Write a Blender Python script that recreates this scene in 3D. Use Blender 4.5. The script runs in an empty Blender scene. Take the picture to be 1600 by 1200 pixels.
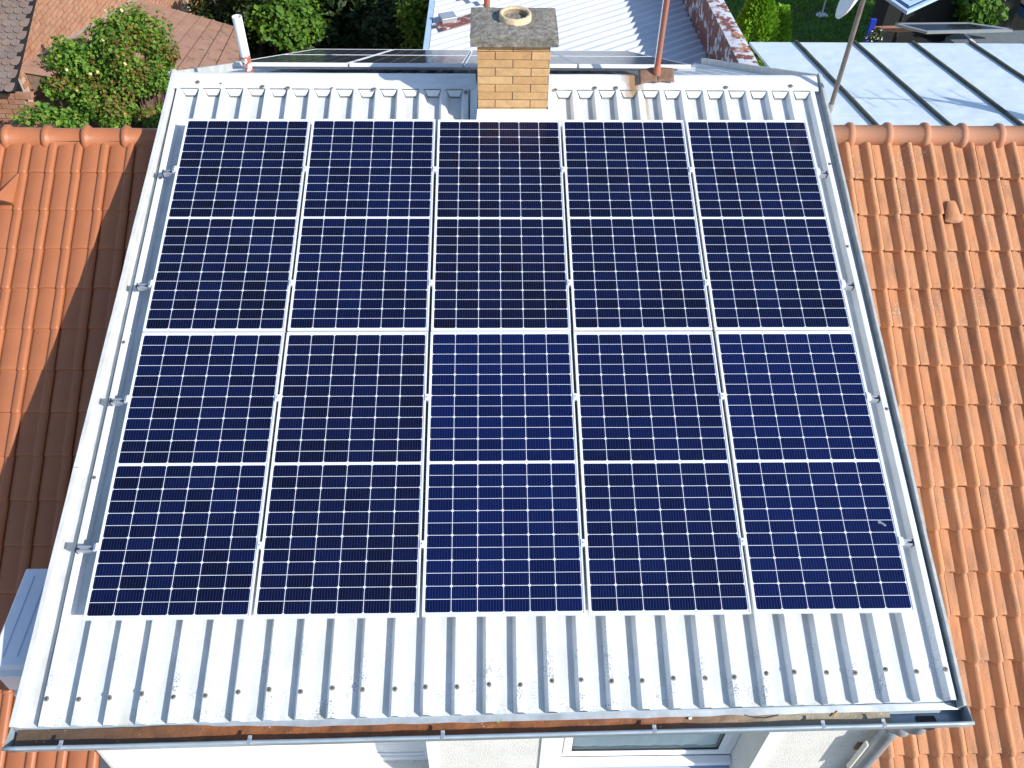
import bpy, math, random
from mathutils import Vector, Matrix, noise
random.seed(7)
R = math.radians
scene = bpy.context.scene
COL = scene.collection

# ------------------------------------------------------------------ camera, sky, sun
CAM = Vector((-0.084, -4.806, 11.619))
ROT = Matrix(((0.99970, 0.00336, -0.02455), (-0.01929, 0.73423, -0.67863), (0.01574, 0.67890, 0.73405)))
F = 1401.7                                    # focal length in pixels of the 1600 px wide picture
cd = bpy.data.cameras.new('camera')
cam = bpy.data.objects.new('camera', cd)
COL.objects.link(cam)
rq = ROT.to_quaternion()
cam.matrix_world = Matrix.Translation(CAM) @ rq.to_matrix().to_4x4()
cd.sensor_width = 36
cd.lens = F / 1600 * 36
cd.clip_start = 0.05
cd.clip_end = 500
scene.camera = cam

SAZ, SEL = R(34), R(31.8)
SUN = Vector((math.cos(SEL) * math.cos(SAZ), -math.cos(SEL) * math.sin(SAZ), math.sin(SEL)))
w = bpy.data.worlds.new('World')
scene.world = w
w.use_nodes = True
nt = w.node_tree
sky = nt.nodes.new('ShaderNodeTexSky')
sky.sky_type = 'NISHITA'
sky.sun_disc = False
sky.ozone_density = 2.5
sky.dust_density = 0.5
sky.sun_elevation = SEL
sky.sun_rotation = math.atan2(SUN.x, SUN.y)
nt.links.new(sky.outputs[0], nt.nodes['Background'].inputs[0])
nt.nodes['Background'].inputs[1].default_value = 0.15
sl = bpy.data.lights.new('sun', 'SUN')
sl.energy = 4.2
sl.angle = R(0.5)
sl.color = (1.0, 0.965, 0.91)
so = bpy.data.objects.new('sun', sl)
COL.objects.link(so)
so.location = (10, -10, 20)
so.rotation_euler = SUN.to_track_quat('Z', 'Y').to_euler()
scene.view_settings.view_transform = 'Standard'
scene.view_settings.look = 'None'
scene.view_settings.exposure = 0.48
scene.view_settings.gamma = 1

# ------------------------------------------------------------------ reading points off the picture at real depths
def ray(x, y):
    return ROT @ Vector(((x - 800) / F, -(y - 600) / F, -1))
def on_plane(x, y, n, p):
    d = ray(x, y); n = Vector(n)
    return CAM + d * (n.dot(Vector(p) - CAM) / n.dot(d))
def at_z(x, y, z): return on_plane(x, y, (0, 0, 1), (0, 0, z))
def at_y(x, y, yy): return on_plane(x, y, (0, 1, 0), (0, yy, 0))
def at_x(x, y, xx): return on_plane(x, y, (1, 0, 0), (xx, 0, 0))

SLOPE = R(15)
ROOF = Matrix.Translation((0, 0, 7)) @ Matrix.Rotation(SLOPE, 4, 'X')   # front roof: x across, y up the slope, z off it

# ------------------------------------------------------------------ materials
def lin(c):
    return tuple(c) + (1,)
class NT:
    def __init__(s, name):
        s.m = bpy.data.materials.new(name); s.m.use_nodes = True
        s.t = s.m.node_tree; s.n = s.t.nodes; s.b = s.n['Principled BSDF']
        s.out = s.n['Material Output']
    def add(s, ty, **kw):
        n = s.n.new(ty)
        for k, v in kw.items(): setattr(n, k, v)
        return n
    def link(s, a, b): s.t.links.new(a, b)
    def tex(s, ty, scale, co='Object', detail=4, rough=0.6, stretch=None):
        tc = s.add('ShaderNodeTexCoord'); mp = s.add('ShaderNodeMapping')
        s.link(tc.outputs[co], mp.inputs[0])
        if stretch: mp.inputs['Scale'].default_value = stretch
        t = s.add(ty); s.link(mp.outputs[0], t.inputs['Vector'])
        t.inputs['Scale'].default_value = scale
        if ty == 'ShaderNodeTexNoise':
            t.inputs['Detail'].default_value = detail; t.inputs['Roughness'].default_value = rough
        return t
    def ramp(s, src, lo, hi, c0=(0, 0, 0), c1=(1, 1, 1)):
        r = s.add('ShaderNodeValToRGB')
        r.color_ramp.elements[0].position = lo; r.color_ramp.elements[1].position = hi
        r.color_ramp.elements[0].color = lin(c0); r.color_ramp.elements[1].color = lin(c1)
        s.link(src, r.inputs[0]); return r.outputs[0]
    def mix(s, fac, a, b, mode='MIX'):
        x = s.add('ShaderNodeMix', data_type='RGBA', blend_type=mode)
        for i, v in ((0, fac), (6, a), (7, b)):
            if hasattr(v, 'node'): s.link(v, x.inputs[i])
            elif i == 0: x.inputs[0].default_value = v
            else: x.inputs[i].default_value = lin(v)
        return x.outputs[2]
    def math(s, op, a, b=0.0):
        x = s.add('ShaderNodeMath', operation=op)
        for i, v in ((0, a), (1, b)):
            if hasattr(v, 'node'): s.link(v, x.inputs[i])
            else: x.inputs[i].default_value = v
        return x.outputs[0]
    def color(s, c):
        if hasattr(c, 'node'): s.link(c, s.b.inputs['Base Color'])
        else: s.b.inputs['Base Color'].default_value = lin(c)
    def bump(s, h, dist=0.004, strength=1.0):
        b = s.add('ShaderNodeBump'); b.inputs['Distance'].default_value = dist; b.inputs['Strength'].default_value = strength
        s.link(h, b.inputs['Height']); s.link(b.outputs[0], s.b.inputs['Normal'])
    def tone(s):
        a = s.add('ShaderNodeAttribute', attribute_name='tone'); return a.outputs['Fac']
    def pos(s):
        tc = s.add('ShaderNodeTexCoord'); x = s.add('ShaderNodeSeparateXYZ'); s.link(tc.outputs['Object'], x.inputs[0]); return x.outputs
    def set(s, **kw):
        for k, v in kw.items(): s.b.inputs[k.replace('_', ' ')].default_value = v
        return s

def plain(name, c, rough=0.5, metal=0.0, var=0.15, scale=6.0, bump=0.0, bscale=60, spec=0.5, c2=None, lo=0.35, hi=0.7):
    s = NT(name)
    c2 = c2 or tuple(v * (1 - var) for v in c)
    n = s.tex('ShaderNodeTexNoise', scale)
    s.color(s.mix(s.ramp(n.outputs[0], lo, hi), c, c2))
    s.set(Roughness=rough, Metallic=metal)
    s.b.inputs['Specular IOR Level'].default_value = spec
    if bump:
        b = s.tex('ShaderNodeTexNoise', bscale); s.bump(b.outputs[0], bump)
    return s.m

M = {}
def white_sheet():
    s = NT('white_painted_sheet')
    n = s.tex('ShaderNodeTexNoise', 3.0, stretch=(5, 1, 1), detail=6)
    c = s.mix(s.ramp(n.outputs[0], 0.3, 0.75), (0.79, 0.80, 0.81), (0.62, 0.64, 0.64))
    n2 = s.tex('ShaderNodeTexNoise', 26.0, detail=3)
    c = s.mix(s.math('MULTIPLY', s.ramp(n2.outputs[0], 0.5, 0.8), 0.3), c, (0.46, 0.46, 0.41))
    # dark mould specks, mostly on the lowest half metre
    v = s.tex('ShaderNodeTexVoronoi', 75.0)
    n3 = s.tex('ShaderNodeTexNoise', 5.0, detail=3)
    p = s.pos()
    low = s.ramp(s.math('MULTIPLY_ADD', p['Y'], -1.0), -0.3, 1.0)
    edge = s.add('ShaderNodeMapRange'); s.link(p['Y'], edge.inputs[0])
    for i, vv in ((1, -2.0), (2, -2.7), (3, 0.0), (4, 1.0)): edge.inputs[i].default_value = vv
    sp = s.math('LESS_THAN', v.outputs['Distance'], s.math('MULTIPLY', s.ramp(n3.outputs[0], 0.38, 0.72), 0.52))
    c = s.mix(s.math('MULTIPLY', s.math('MULTIPLY', sp, edge.outputs[0]), 0.85), c, (0.055, 0.055, 0.05))
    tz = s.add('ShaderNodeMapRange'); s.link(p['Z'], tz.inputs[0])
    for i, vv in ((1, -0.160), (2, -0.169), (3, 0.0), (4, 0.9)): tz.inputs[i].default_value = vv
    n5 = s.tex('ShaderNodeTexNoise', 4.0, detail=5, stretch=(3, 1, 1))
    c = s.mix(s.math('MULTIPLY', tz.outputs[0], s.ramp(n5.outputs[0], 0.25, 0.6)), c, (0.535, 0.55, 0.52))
    # greenish dirt at the eave
    e2 = s.add('ShaderNodeMapRange'); s.link(p['Y'], e2.inputs[0])
    for i, vv in ((1, -2.6), (2, -2.74), (3, 0.0), (4, 0.8)): e2.inputs[i].default_value = vv
    n4 = s.tex('ShaderNodeTexNoise', 9.0)
    c = s.mix(s.math('MULTIPLY', e2.outputs[0], s.ramp(n4.outputs[0], 0.45, 0.65)), c, (0.33, 0.31, 0.2))
    # one rust run below the mast bracket
    dr = s.math('ABSOLUTE', s.math('SUBTRACT', s.math('ADD', p['X'], s.math('MULTIPLY', n4.outputs[0], 0.03)), 1.335))
    up_ = s.add('ShaderNodeMapRange'); s.link(p['Y'], up_.inputs[0])
    for i, vv in ((1, 2.0), (2, 2.5), (3, 0.0), (4, 0.8)): up_.inputs[i].default_value = vv
    c = s.mix(s.math('MULTIPLY', s.ramp(dr, 0.004, 0.022, (1, 1, 1), (0, 0, 0)), up_.outputs[0]), c, (0.38, 0.25, 0.13))
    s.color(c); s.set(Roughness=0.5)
    s.b.inputs['Specular IOR Level'].default_value = 0.3
    b = s.tex('ShaderNodeTexNoise', 4.0, detail=2); s.bump(b.outputs[0], 0.006, 0.5)
    return s.m
M['sheet'] = white_sheet()

def cap_sheet():
    s = NT('ridge_cap_sheet')
    n = s.tex('ShaderNodeTexNoise', 4.0, stretch=(1, 4, 1), detail=6)
    c = s.mix(s.ramp(n.outputs[0], 0.35, 0.75), (0.72, 0.745, 0.765), (0.58, 0.60, 0.615))
    p = s.pos()
    # rust stain that ran down from the mast bracket
    dx = s.math('ABSOLUTE', s.math('SUBTRACT', p['X'], 1.20)); 
    n2 = s.tex('ShaderNodeTexNoise', 12.0, detail=4, stretch=(2, 0.6, 1))
    m1 = s.ramp(s.math('ADD', dx, s.math('MULTIPLY', n2.outputs[0], 0.16)), 0.10, 0.20, (1, 1, 1), (0, 0, 0))
    c = s.mix(s.math('MULTIPLY', m1, 0.95), c, (0.30, 0.17, 0.06))
    v = s.tex('ShaderNodeTexNoise', 40.0); c = s.mix(s.math('MULTIPLY', s.ramp(v.outputs[0], 0.62, 0.75), 0.5), c, (0.4, 0.4, 0.37))
    s.color(c); s.set(Roughness=0.5); s.b.inputs['Specular IOR Level'].default_value = 0.3
    b = s.tex('ShaderNodeTexNoise', 3.0, detail=2); s.bump(b.outputs[0], 0.01, 0.5)
    return s.m
M['cap'] = cap_sheet()

def cell_mat():
    s = NT('solar_cell')
    t = s.tone()
    oi = s.add('ShaderNodeObjectInfo'); oc = s.add('ShaderNodeSeparateColor'); s.link(oi.outputs['Color'], oc.inputs[0])
    c = s.mix(t, (0.0014, 0.0018, 0.008), (0.0022, 0.0055, 0.036))
    c = s.mix(oc.outputs[0], c, (0.0022, 0.0120, 0.110))      # per-panel batch tint; lower row's view-angle blue is painted into it
    c = s.mix(s.math('MULTIPLY', oc.outputs[1], 0.6), c, (0.0045, 0.0030, 0.012))
    n = s.tex('ShaderNodeTexNoise', 2.2, detail=5); c = s.mix(s.math('MULTIPLY', s.ramp(n.outputs[0], 0.4, 0.7), 0.35), c, (0.0025, 0.007, 0.045))
    n2 = s.tex('ShaderNodeTexNoise', 5.0, detail=8, rough=0.7); c = s.mix(s.math('MULTIPLY', s.ramp(n2.outputs[0], 0.55, 0.85), 0.018), c, (0.35, 0.35, 0.36))
    s.color(c); s.set(Roughness=0.25)
    s.b.inputs['Specular IOR Level'].default_value = 0.12
    s.b.inputs['Coat Weight'].default_value = 0.35; s.b.inputs['Coat Roughness'].default_value = 0.07; s.b.inputs['Coat IOR'].default_value = 1.38
    return s.m
M['cell'] = cell_mat()
M['backsheet'] = plain('white_backsheet', (0.72, 0.75, 0.84), 0.3, var=0.04)
M['busbar'] = plain('silver_wire', (0.05, 0.07, 0.17), 0.4, 0.2, var=0.1)
M['alu'] = plain('anodised_aluminium', (0.74, 0.75, 0.77), 0.42, 0.08, var=0.05)
M['alu_dull'] = plain('dull_aluminium', (0.55, 0.57, 0.6), 0.4, 0.6, var=0.1)
M['black'] = plain('black_plastic', (0.02, 0.02, 0.022), 0.5)
M['galv'] = plain('galvanised_steel', (0.42, 0.46, 0.49), 0.45, 0.3, var=0.25, scale=14)
M['verge'] = plain('verge_sheet', (0.60, 0.605, 0.575), 0.5, var=0.22, scale=7, bump=0.003, bscale=6)
M['verge_rim'] = plain('grey_rim', (0.43, 0.45, 0.44), 0.55, var=0.3, scale=9)
M['verge_grey'] = plain('grey_verge_sheet', (0.62, 0.64, 0.66), 0.5, var=0.25, scale=7, bump=0.003, bscale=6)
M['gutter'] = plain('gutter_zinc', (0.42, 0.50, 0.55), 0.38, 0.3, var=0.2, scale=9)
M['screw'] = plain('weathered_screw', (0.30, 0.27, 0.22), 0.6, 0.2, var=0.5, scale=60)
M['screw_dark'] = plain('screw_head', (0.10, 0.08, 0.06), 0.6, 0.3)
def rust_mat():
    s = NT('rusty_sludge')
    p = s.pos(); n = s.tex('ShaderNodeTexNoise', 9.0, detail=8, rough=0.7)
    c = s.mix(s.ramp(n.outputs[0], 0.35, 0.7), (0.30, 0.10, 0.026), (0.13, 0.052, 0.02))
    r1 = s.add('ShaderNodeMapRange'); s.link(p['X'], r1.inputs[0])
    for i, vv in ((1, -1.7), (2, -2.6), (3, 0.0), (4, 1.0)): r1.inputs[i].default_value = vv
    c = s.mix(s.math('MULTIPLY', r1.outputs[0], 0.9), c, (0.085, 0.06, 0.04))
    r2 = s.add('ShaderNodeMapRange'); s.link(p['X'], r2.inputs[0])
    for i, vv in ((1, 0.9), (2, 1.8), (3, 0.0), (4, 1.0)): r2.inputs[i].default_value = vv
    c = s.mix(s.math('MULTIPLY', r2.outputs[0], 0.9), c, (0.30, 0.27, 0.19))
    v = s.tex('ShaderNodeTexVoronoi', 26.0); n2 = s.tex('ShaderNodeTexNoise', 3.0)
    sp = s.math('LESS_THAN', v.outputs['Distance'], s.math('MULTIPLY', s.ramp(n2.outputs[0], 0.45, 0.8), 0.3))
    c = s.mix(sp, c, (0.55, 0.45, 0.33))
    s.color(c); s.set(Roughness=0.55); s.bump(n.outputs[0], 0.012)
    return s.m
M['rust_sludge'] = rust_mat()
M['rust'] = plain('rusty_iron', (0.33, 0.12, 0.05), 0.7, var=0.5, scale=18, c2=(0.20, 0.10, 0.06), bump=0.003, bscale=40)
M['rust_plate'] = plain('rusty_plate', (0.25, 0.14, 0.09), 0.7, c2=(0.15, 0.08, 0.05), scale=12, bump=0.003, bscale=40)
def pipe_mat():
    s = NT('white_pipe_with_red_foot')
    p = s.pos(); n = s.tex('ShaderNodeTexNoise', 22.0, detail=5)
    h = s.math('ADD', p['Z'], s.math('MULTIPLY', n.outputs[0], 0.16))
    red = s.mix(s.ramp(n.outputs[0], 0.5, 0.55), (0.42, 0.10, 0.06), (0.75, 0.72, 0.7))
    c = s.mix(s.ramp(h, 0.41, 0.425), red, (0.82, 0.83, 0.84))
    s.color(c); s.set(Roughness=0.5); return s.m
M['pipe'] = pipe_mat()
M['mast_red'] = plain('flaking_red_paint', (0.42, 0.12, 0.07), 0.6, scale=9, c2=(0.28, 0.15, 0.10), lo=0.45, hi=0.6)
M['mast_grey'] = plain('weathered_steel_tube', (0.24, 0.20, 0.18), 0.45, 0.3, var=0.4, scale=9)
M['dish_white'] = plain('white_enamel', (0.75, 0.76, 0.76), 0.35, var=0.05)
M['ac'] = plain('white_plastic_casing', (0.80, 0.81, 0.83), 0.4, var=0.05)
def stucco():
    s = NT('white_pebbledash')
    v = s.tex('ShaderNodeTexVoronoi', 42.0); n = s.tex('ShaderNodeTexNoise', 3.0)
    sp = s.math('LESS_THAN', v.outputs['Distance'], s.math('MULTIPLY', s.ramp(n.outputs[0], 0.3, 0.9), 0.34))
    c = s.mix(s.ramp(n.outputs[0], 0.35, 0.75), (0.82, 0.80, 0.74), (0.72, 0.70, 0.64))
    c = s.mix(s.math('MULTIPLY', sp, 0.55), c, (0.3, 0.28, 0.24))
    b = s.tex('ShaderNodeTexNoise', 90.0); s.bump(b.outputs[0], 0.012)
    s.color(c); s.set(Roughness=0.9); return s.m
M['stucco'] = stucco()
M['smooth_wall'] = plain('smooth_white_render', (0.82, 0.81, 0.78), 0.85, var=0.05, scale=3)
M['pvc'] = plain('white_pvc', (0.82, 0.83, 0.84), 0.35, var=0.03)
M['seal'] = plain('dark_seal', (0.03, 0.035, 0.04), 0.6)
M['grey_seal'] = plain('grey_joint_dirt', (0.20, 0.20, 0.19), 0.8, var=0.5, scale=12)
M['curtain'] = plain('pale_curtain', (0.86, 0.92, 0.90), 0.8, var=0.08, scale=3)
M['sill'] = plain('blue_grey_sill', (0.42, 0.50, 0.66), 0.4, var=0.08)
def glass():
    s = NT('window_glass')
    tr = s.add('ShaderNodeBsdfTransparent'); gl = s.add('ShaderNodeBsdfGlossy'); gl.inputs['Roughness'].default_value = 0.01
    tr.inputs[0].default_value = (0.92, 0.97, 0.96, 1)
    fr = s.add('ShaderNodeFresnel'); fr.inputs[0].default_value = 1.3
    mx = s.add('ShaderNodeMixShader'); s.link(fr.outputs[0], mx.inputs[0]); s.link(tr.outputs[0], mx.inputs[1]); s.link(gl.outputs[0], mx.inputs[2])
    s.link(mx.outputs[0], s.out.inputs[0]); return s.m
M['glass'] = glass()

def tile_new():
    s = NT('smooth_clay_tile')
    n = s.tex('ShaderNodeTexNoise', 5.0, detail=5)
    c = s.mix(s.ramp(n.outputs[0], 0.3, 0.7), (0.40, 0.142, 0.060), (0.355, 0.124, 0.053))
    c = s.mix(s.math('MULTIPLY', s.tone(), 0.28), c, (0.29, 0.10, 0.046))
    s.color(c); s.set(Roughness=0.42); s.b.inputs['Specular IOR Level'].default_value = 0.35
    b = s.tex('ShaderNodeTexNoise', 9.0, detail=2); s.bump(b.outputs[0], 0.004, 0.5)
    return s.m
M['tile_new'] = tile_new()
def tile_old():
    s = NT('weathered_clay_tile')
    n = s.tex('ShaderNodeTexNoise', 3.2, detail=7, rough=0.65)
    c = s.mix(s.ramp(n.outputs[0], 0.3, 0.72), (0.58, 0.240, 0.096), (0.52, 0.258, 0.130))
    c = s.mix(s.math('MULTIPLY', s.tone(), 0.4), c, (0.40, 0.17, 0.08))
    st = s.tex('ShaderNodeTexNoise', 3.0, detail=6, stretch=(5, 1, 1))
    c = s.mix(s.math('MULTIPLY', s.ramp(st.outputs[0], 0.47, 0.72), 0.65), c, (0.18, 0.105, 0.065))
    # lichen: scattered pale rosettes
    v = s.tex('ShaderNodeTexVoronoi', 8.0); nn = s.tex('ShaderNodeTexNoise', 26.0, detail=4); n3 = s.tex('ShaderNodeTexNoise', 1.6)
    d = s.math('ADD', v.outputs['Distance'], s.math('MULTIPLY', nn.outputs[0], 0.22))
    th = s.math('MULTIPLY_ADD', s.ramp(n3.outputs[0], 0.42, 0.7), 0.24)
    lich = s.math('LESS_THAN', d, s.math('ADD', s.math('MULTIPLY', s.ramp(n3.outputs[0], 0.38, 0.7), 0.16), 0.07))
    c = s.mix(s.math('MULTIPLY', lich, 0.75), c, (0.46, 0.41, 0.33))
    v2 = s.tex('ShaderNodeTexVoronoi', 38.0)
    l2 = s.math('LESS_THAN', v2.outputs['Distance'], s.math('MULTIPLY', s.ramp(n3.outputs[0], 0.35, 0.7), 0.30))
    c = s.mix(s.math('MULTIPLY', l2, 0.6), c, (0.52, 0.43, 0.32))
    s.color(c); s.set(Roughness=0.8); b = s.tex('ShaderNodeTexNoise', 60.0); s.bump(b.outputs[0], 0.004)
    return s.m
M['tile_old'] = tile_old()
M['ridge_old'] = plain('old_clay_ridge', (0.49, 0.21, 0.11), 0.75, c2=(0.42, 0.215, 0.13), scale=5, bump=0.003)
M['mortar'] = plain('lime_mortar', (0.42, 0.30, 0.22), 0.9, var=0.35, scale=20, bump=0.008)
M['tile_dark'] = plain('clay_underside', (0.12, 0.05, 0.03), 0.9)
def toned(name, a, b, rough=0.7, scale=20, bump=0.004, bscale=70, dirt=None, stretch=None):
    s = NT(name); n = s.tex('ShaderNodeTexNoise', scale, detail=5, stretch=stretch)
    c = s.mix(s.tone(), a, b); c = s.mix(s.math('MULTIPLY', s.ramp(n.outputs[0], 0.4, 0.75), 0.55), c, dirt or tuple(v * 0.5 for v in a))
    s.color(c); s.set(Roughness=rough)
    if bump: t = s.tex('ShaderNodeTexNoise', bscale); s.bump(t.outputs[0], bump)
    return s.m
M['yellow_brick'] = toned('yellow_brick', (0.68, 0.43, 0.20), (0.58, 0.33, 0.14), 0.7, 14, dirt=(0.34, 0.20, 0.10))
M['brick_mortar'] = plain('brick_mortar', (0.17, 0.13, 0.09), 0.9, var=0.5, scale=25)
def concrete():
    s = NT('pebbly_concrete')
    v = s.tex('ShaderNodeTexVoronoi', 60.0); n = s.tex('ShaderNodeTexNoise', 22.0, detail=8, rough=0.75); n2 = s.tex('ShaderNodeTexNoise', 4.0)
    c = s.mix(s.ramp(n.outputs[0], 0.38, 0.62), (0.17, 0.155, 0.13), (0.50, 0.46, 0.39))
    c = s.mix(s.math('MULTIPLY', s.ramp(v.outputs['Distance'], 0.1, 0.4), 0.35), c, (0.10, 0.09, 0.075))
    c = s.mix(s.math('MULTIPLY', s.ramp(n2.outputs[0], 0.5, 0.7), 0.4), c, (0.2, 0.19, 0.14))
    s.color(c); s.set(Roughness=0.95); s.bump(n.outputs[0], 0.03); return s.m
M['concrete'] = concrete()
M['flue'] = plain('cream_flue_clay', (0.70, 0.52, 0.32), 0.8, var=0.25, scale=14, bump=0.004)
M['soot'] = plain('flue_inside', (0.42, 0.30, 0.19), 0.9, var=0.4, scale=10)
M['blue_metal'] = None
def blue_metal():
    s = NT('pale_blue_sheet')
    n = s.tex('ShaderNodeTexNoise', 1.3, detail=6); n2 = s.tex('ShaderNodeTexNoise', 7.0, detail=6)
    c = s.mix(s.ramp(n.outputs[0], 0.3, 0.7), (0.68, 0.76, 0.81), (0.60, 0.69, 0.76))
    c = s.mix(s.math('MULTIPLY', s.ramp(n2.outputs[0], 0.66, 0.76), 0.6), c, (0.36, 0.40, 0.38))
    p = s.pos(); f = s.math('ABSOLUTE', s.math('SUBTRACT', s.math('FRACT', s.math('MULTIPLY', p['Y'], 0.83)), 0.5))
    c = s.mix(s.math('MULTIPLY', s.ramp(s.math('ADD', f, s.math('MULTIPLY', n2.outputs[0], 0.01)), 0.004, 0.012, (1, 1, 1), (0, 0, 0)), 0.35), c, (0.3, 0.36, 0.38))
    s.color(c); s.set(Roughness=0.55); b = s.tex('ShaderNodeTexNoise', 2.5, detail=2); s.bump(b.outputs[0], 0.05, 0.5); return s.m
M['blue_metal'] = blue_metal()
M['seam'] = plain('mossy_seam', (0.075, 0.085, 0.06), 0.85, var=0.5, scale=14)
def corr():
    s = NT('white_corrugated_sheet')
    n = s.tex('ShaderNodeTexNoise', 1.2, detail=6)
    c = s.mix(s.ramp(n.outputs[0], 0.35, 0.7), (0.63, 0.65, 0.68), (0.53, 0.56, 0.60))
    s.color(c); s.set(Roughness=0.5); return s.m
M['corr'] = corr()
def peel(name, a, b):
    s = NT(name)
    n = s.tex('ShaderNodeTexNoise', 5.0, detail=9, rough=0.72); 
    c = s.mix(s.ramp(n.outputs[0], a, a + 0.04), (0.20, 0.055, 0.035), (0.60, 0.62, 0.66))
    n2 = s.tex('ShaderNodeTexNoise', 4.0, detail=6); c = s.mix(s.ramp(n2.outputs[0], b, b + 0.05), c, (0.42, 0.17, 0.06))
    s.color(c); s.set(Roughness=0.6); s.bump(n.outputs[0], 0.004); return s.m
M['peel_side'] = peel('peeling_red_paint', 0.53, 0.7)
M['peel_top'] = peel('peeling_red_top', 0.47, 0.58)
def cement():
    s = NT('brown_fibre_sheet')
    n = s.tex('ShaderNodeTexNoise', 3.0, detail=7); v = s.tex('ShaderNodeTexNoise', 5.5, detail=5, stretch=(1, 2.2, 1))
    c = s.mix(s.ramp(n.outputs[0], 0.3, 0.75), (0.38, 0.215, 0.15), (0.30, 0.165, 0.115))
    c = s.mix(s.tone(), c, (0.34, 0.20, 0.145))
    p = s.pos(); e = s.add('ShaderNodeMapRange'); s.link(p['X'], e.inputs[0])
    for i, vv in ((1, -6.6), (2, -5.2), (3, 0.0), (4, 1.0)): e.inputs[i].default_value = vv
    c = s.mix(s.math('MULTIPLY', s.ramp(v.outputs[0], 0.56, 0.64), e.outputs[0]), c, (0.10, 0.085, 0.04))
    s.color(c); s.set(Roughness=0.9); s.bump(n.outputs[0], 0.01); return s.m
M['cement'] = cement()
M['grey_tile'] = toned('grey_brown_tile', (0.17, 0.125, 0.105), (0.25, 0.17, 0.13), 0.85, 6, dirt=(0.28, 0.24, 0.21))
M['red_brick'] = toned('orange_brick', (0.42, 0.20, 0.11), (0.34, 0.15, 0.08), 0.85, 10, dirt=(0.46, 0.33, 0.24))
M['pale_mortar'] = plain('pale_mortar', (0.50, 0.40, 0.32), 0.9, var=0.3, scale=12, bump=0.01)
M['rough_white'] = plain('rough_white_render', (0.55, 0.52, 0.47), 0.95, c2=(0.22, 0.20, 0.18), scale=16, lo=0.45, hi=0.6, bump=0.04, bscale=14)
M['old_plaster'] = plain('old_brown_plaster', (0.20, 0.13, 0.09), 0.95, c2=(0.11, 0.075, 0.055), scale=5, bump=0.03, bscale=10)
M['ochre'] = plain('ochre_timber', (0.48, 0.24, 0.07), 0.8, var=0.25, scale=5)
M['dark_board'] = plain('shade_black_board', (0.012, 0.012, 0.013), 0.8)  # near-black: the shade over the yard shed is put into this colour
M['grey_felt'] = plain('grey_roof_felt', (0.16, 0.18, 0.19), 0.85, var=0.25, scale=6)
M['grey_render'] = plain('rough_grey_render', (0.20, 0.175, 0.155), 0.95, var=0.4, scale=14, bump=0.02, bscale=25)
M['terracotta'] = plain('terracotta_edge', (0.40, 0.2, 0.13), 0.8)
M['dark_panel'] = plain('dark_glass_panel', (0.012, 0.015, 0.02), 0.12, spec=0.6)
M['blue_plastic'] = plain('blue_plastic', (0.012, 0.03, 0.42), 0.4)
M['pale_frame'] = plain('pale_blue_frame', (0.45, 0.60, 0.78), 0.4)
M['navy'] = plain('navy_glass', (0.02, 0.05, 0.14), 0.15)
M['bark'] = plain('bark', (0.12, 0.08, 0.05), 0.95, var=0.5, scale=10)
def leafm(name, a, b, rough=0.55, tr=0.25):
    s = NT(name); s.color(s.mix(s.tone(), a, b)); s.set(Roughness=rough)
    s.b.inputs['Specular IOR Level'].default_value = 0.3
    t = s.add('ShaderNodeBsdfTranslucent'); s.link(s.mix(s.tone(), tuple(min(1, v * 1.5) for v in a), tuple(min(1, v * 1.6) for v in b)), t.inputs[0])
    mx = s.add('ShaderNodeMixShader'); mx.inputs[0].default_value = tr
    s.link(s.b.outputs[0], mx.inputs[1]); s.link(t.outputs[0], mx.inputs[2]); s.link(mx.outputs[0], s.out.inputs[0])
    return s.m
M['leaf_rose'] = leafm('rose_leaf', (0.05, 0.16, 0.018), (0.26, 0.38, 0.045))
M['leaf_red'] = leafm('reddish_young_leaf', (0.17, 0.11, 0.03), (0.22, 0.20, 0.04))
M['leaf_dark'] = leafm('dark_leaf', (0.018, 0.04, 0.010), (0.05, 0.09, 0.018))
M['leaf_mid'] = leafm('mid_green_leaf', (0.05, 0.13, 0.012), (0.17, 0.30, 0.035))
M['leaf_bright'] = leafm('bright_leaf', (0.07, 0.15, 0.012), (0.20, 0.29, 0.03))
M['leaf_thuja'] = leafm('thuja_spray', (0.12, 0.30, 0.015), (0.36, 0.56, 0.06))
M['flower'] = plain('cream_petal', (0.80, 0.66, 0.36), 0.6, var=0.1)
M['flower_y'] = plain('yellow_petal', (0.72, 0.60, 0.20), 0.6, var=0.1)
M['grass'] = plain('lawn_grass', (0.035, 0.12, 0.012), 0.9, c2=(0.06, 0.16, 0.02), scale=0.8, bump=0.03, bscale=30)
M['soil'] = plain('garden_soil', (0.10, 0.075, 0.05), 0.95, var=0.4, scale=2, bump=0.03, bscale=8)
M['leaflet'] = plain('green_leaflet', (0.30, 0.42, 0.05), 0.5)
M['white_bit'] = plain('white_chip', (0.8, 0.76, 0.66), 0.6)
M['stick'] = plain('orange_stick', (0.6, 0.30, 0.10), 0.6)
M['wire'] = plain('dark_wire', (0.06, 0.05, 0.04), 0.6)

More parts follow.
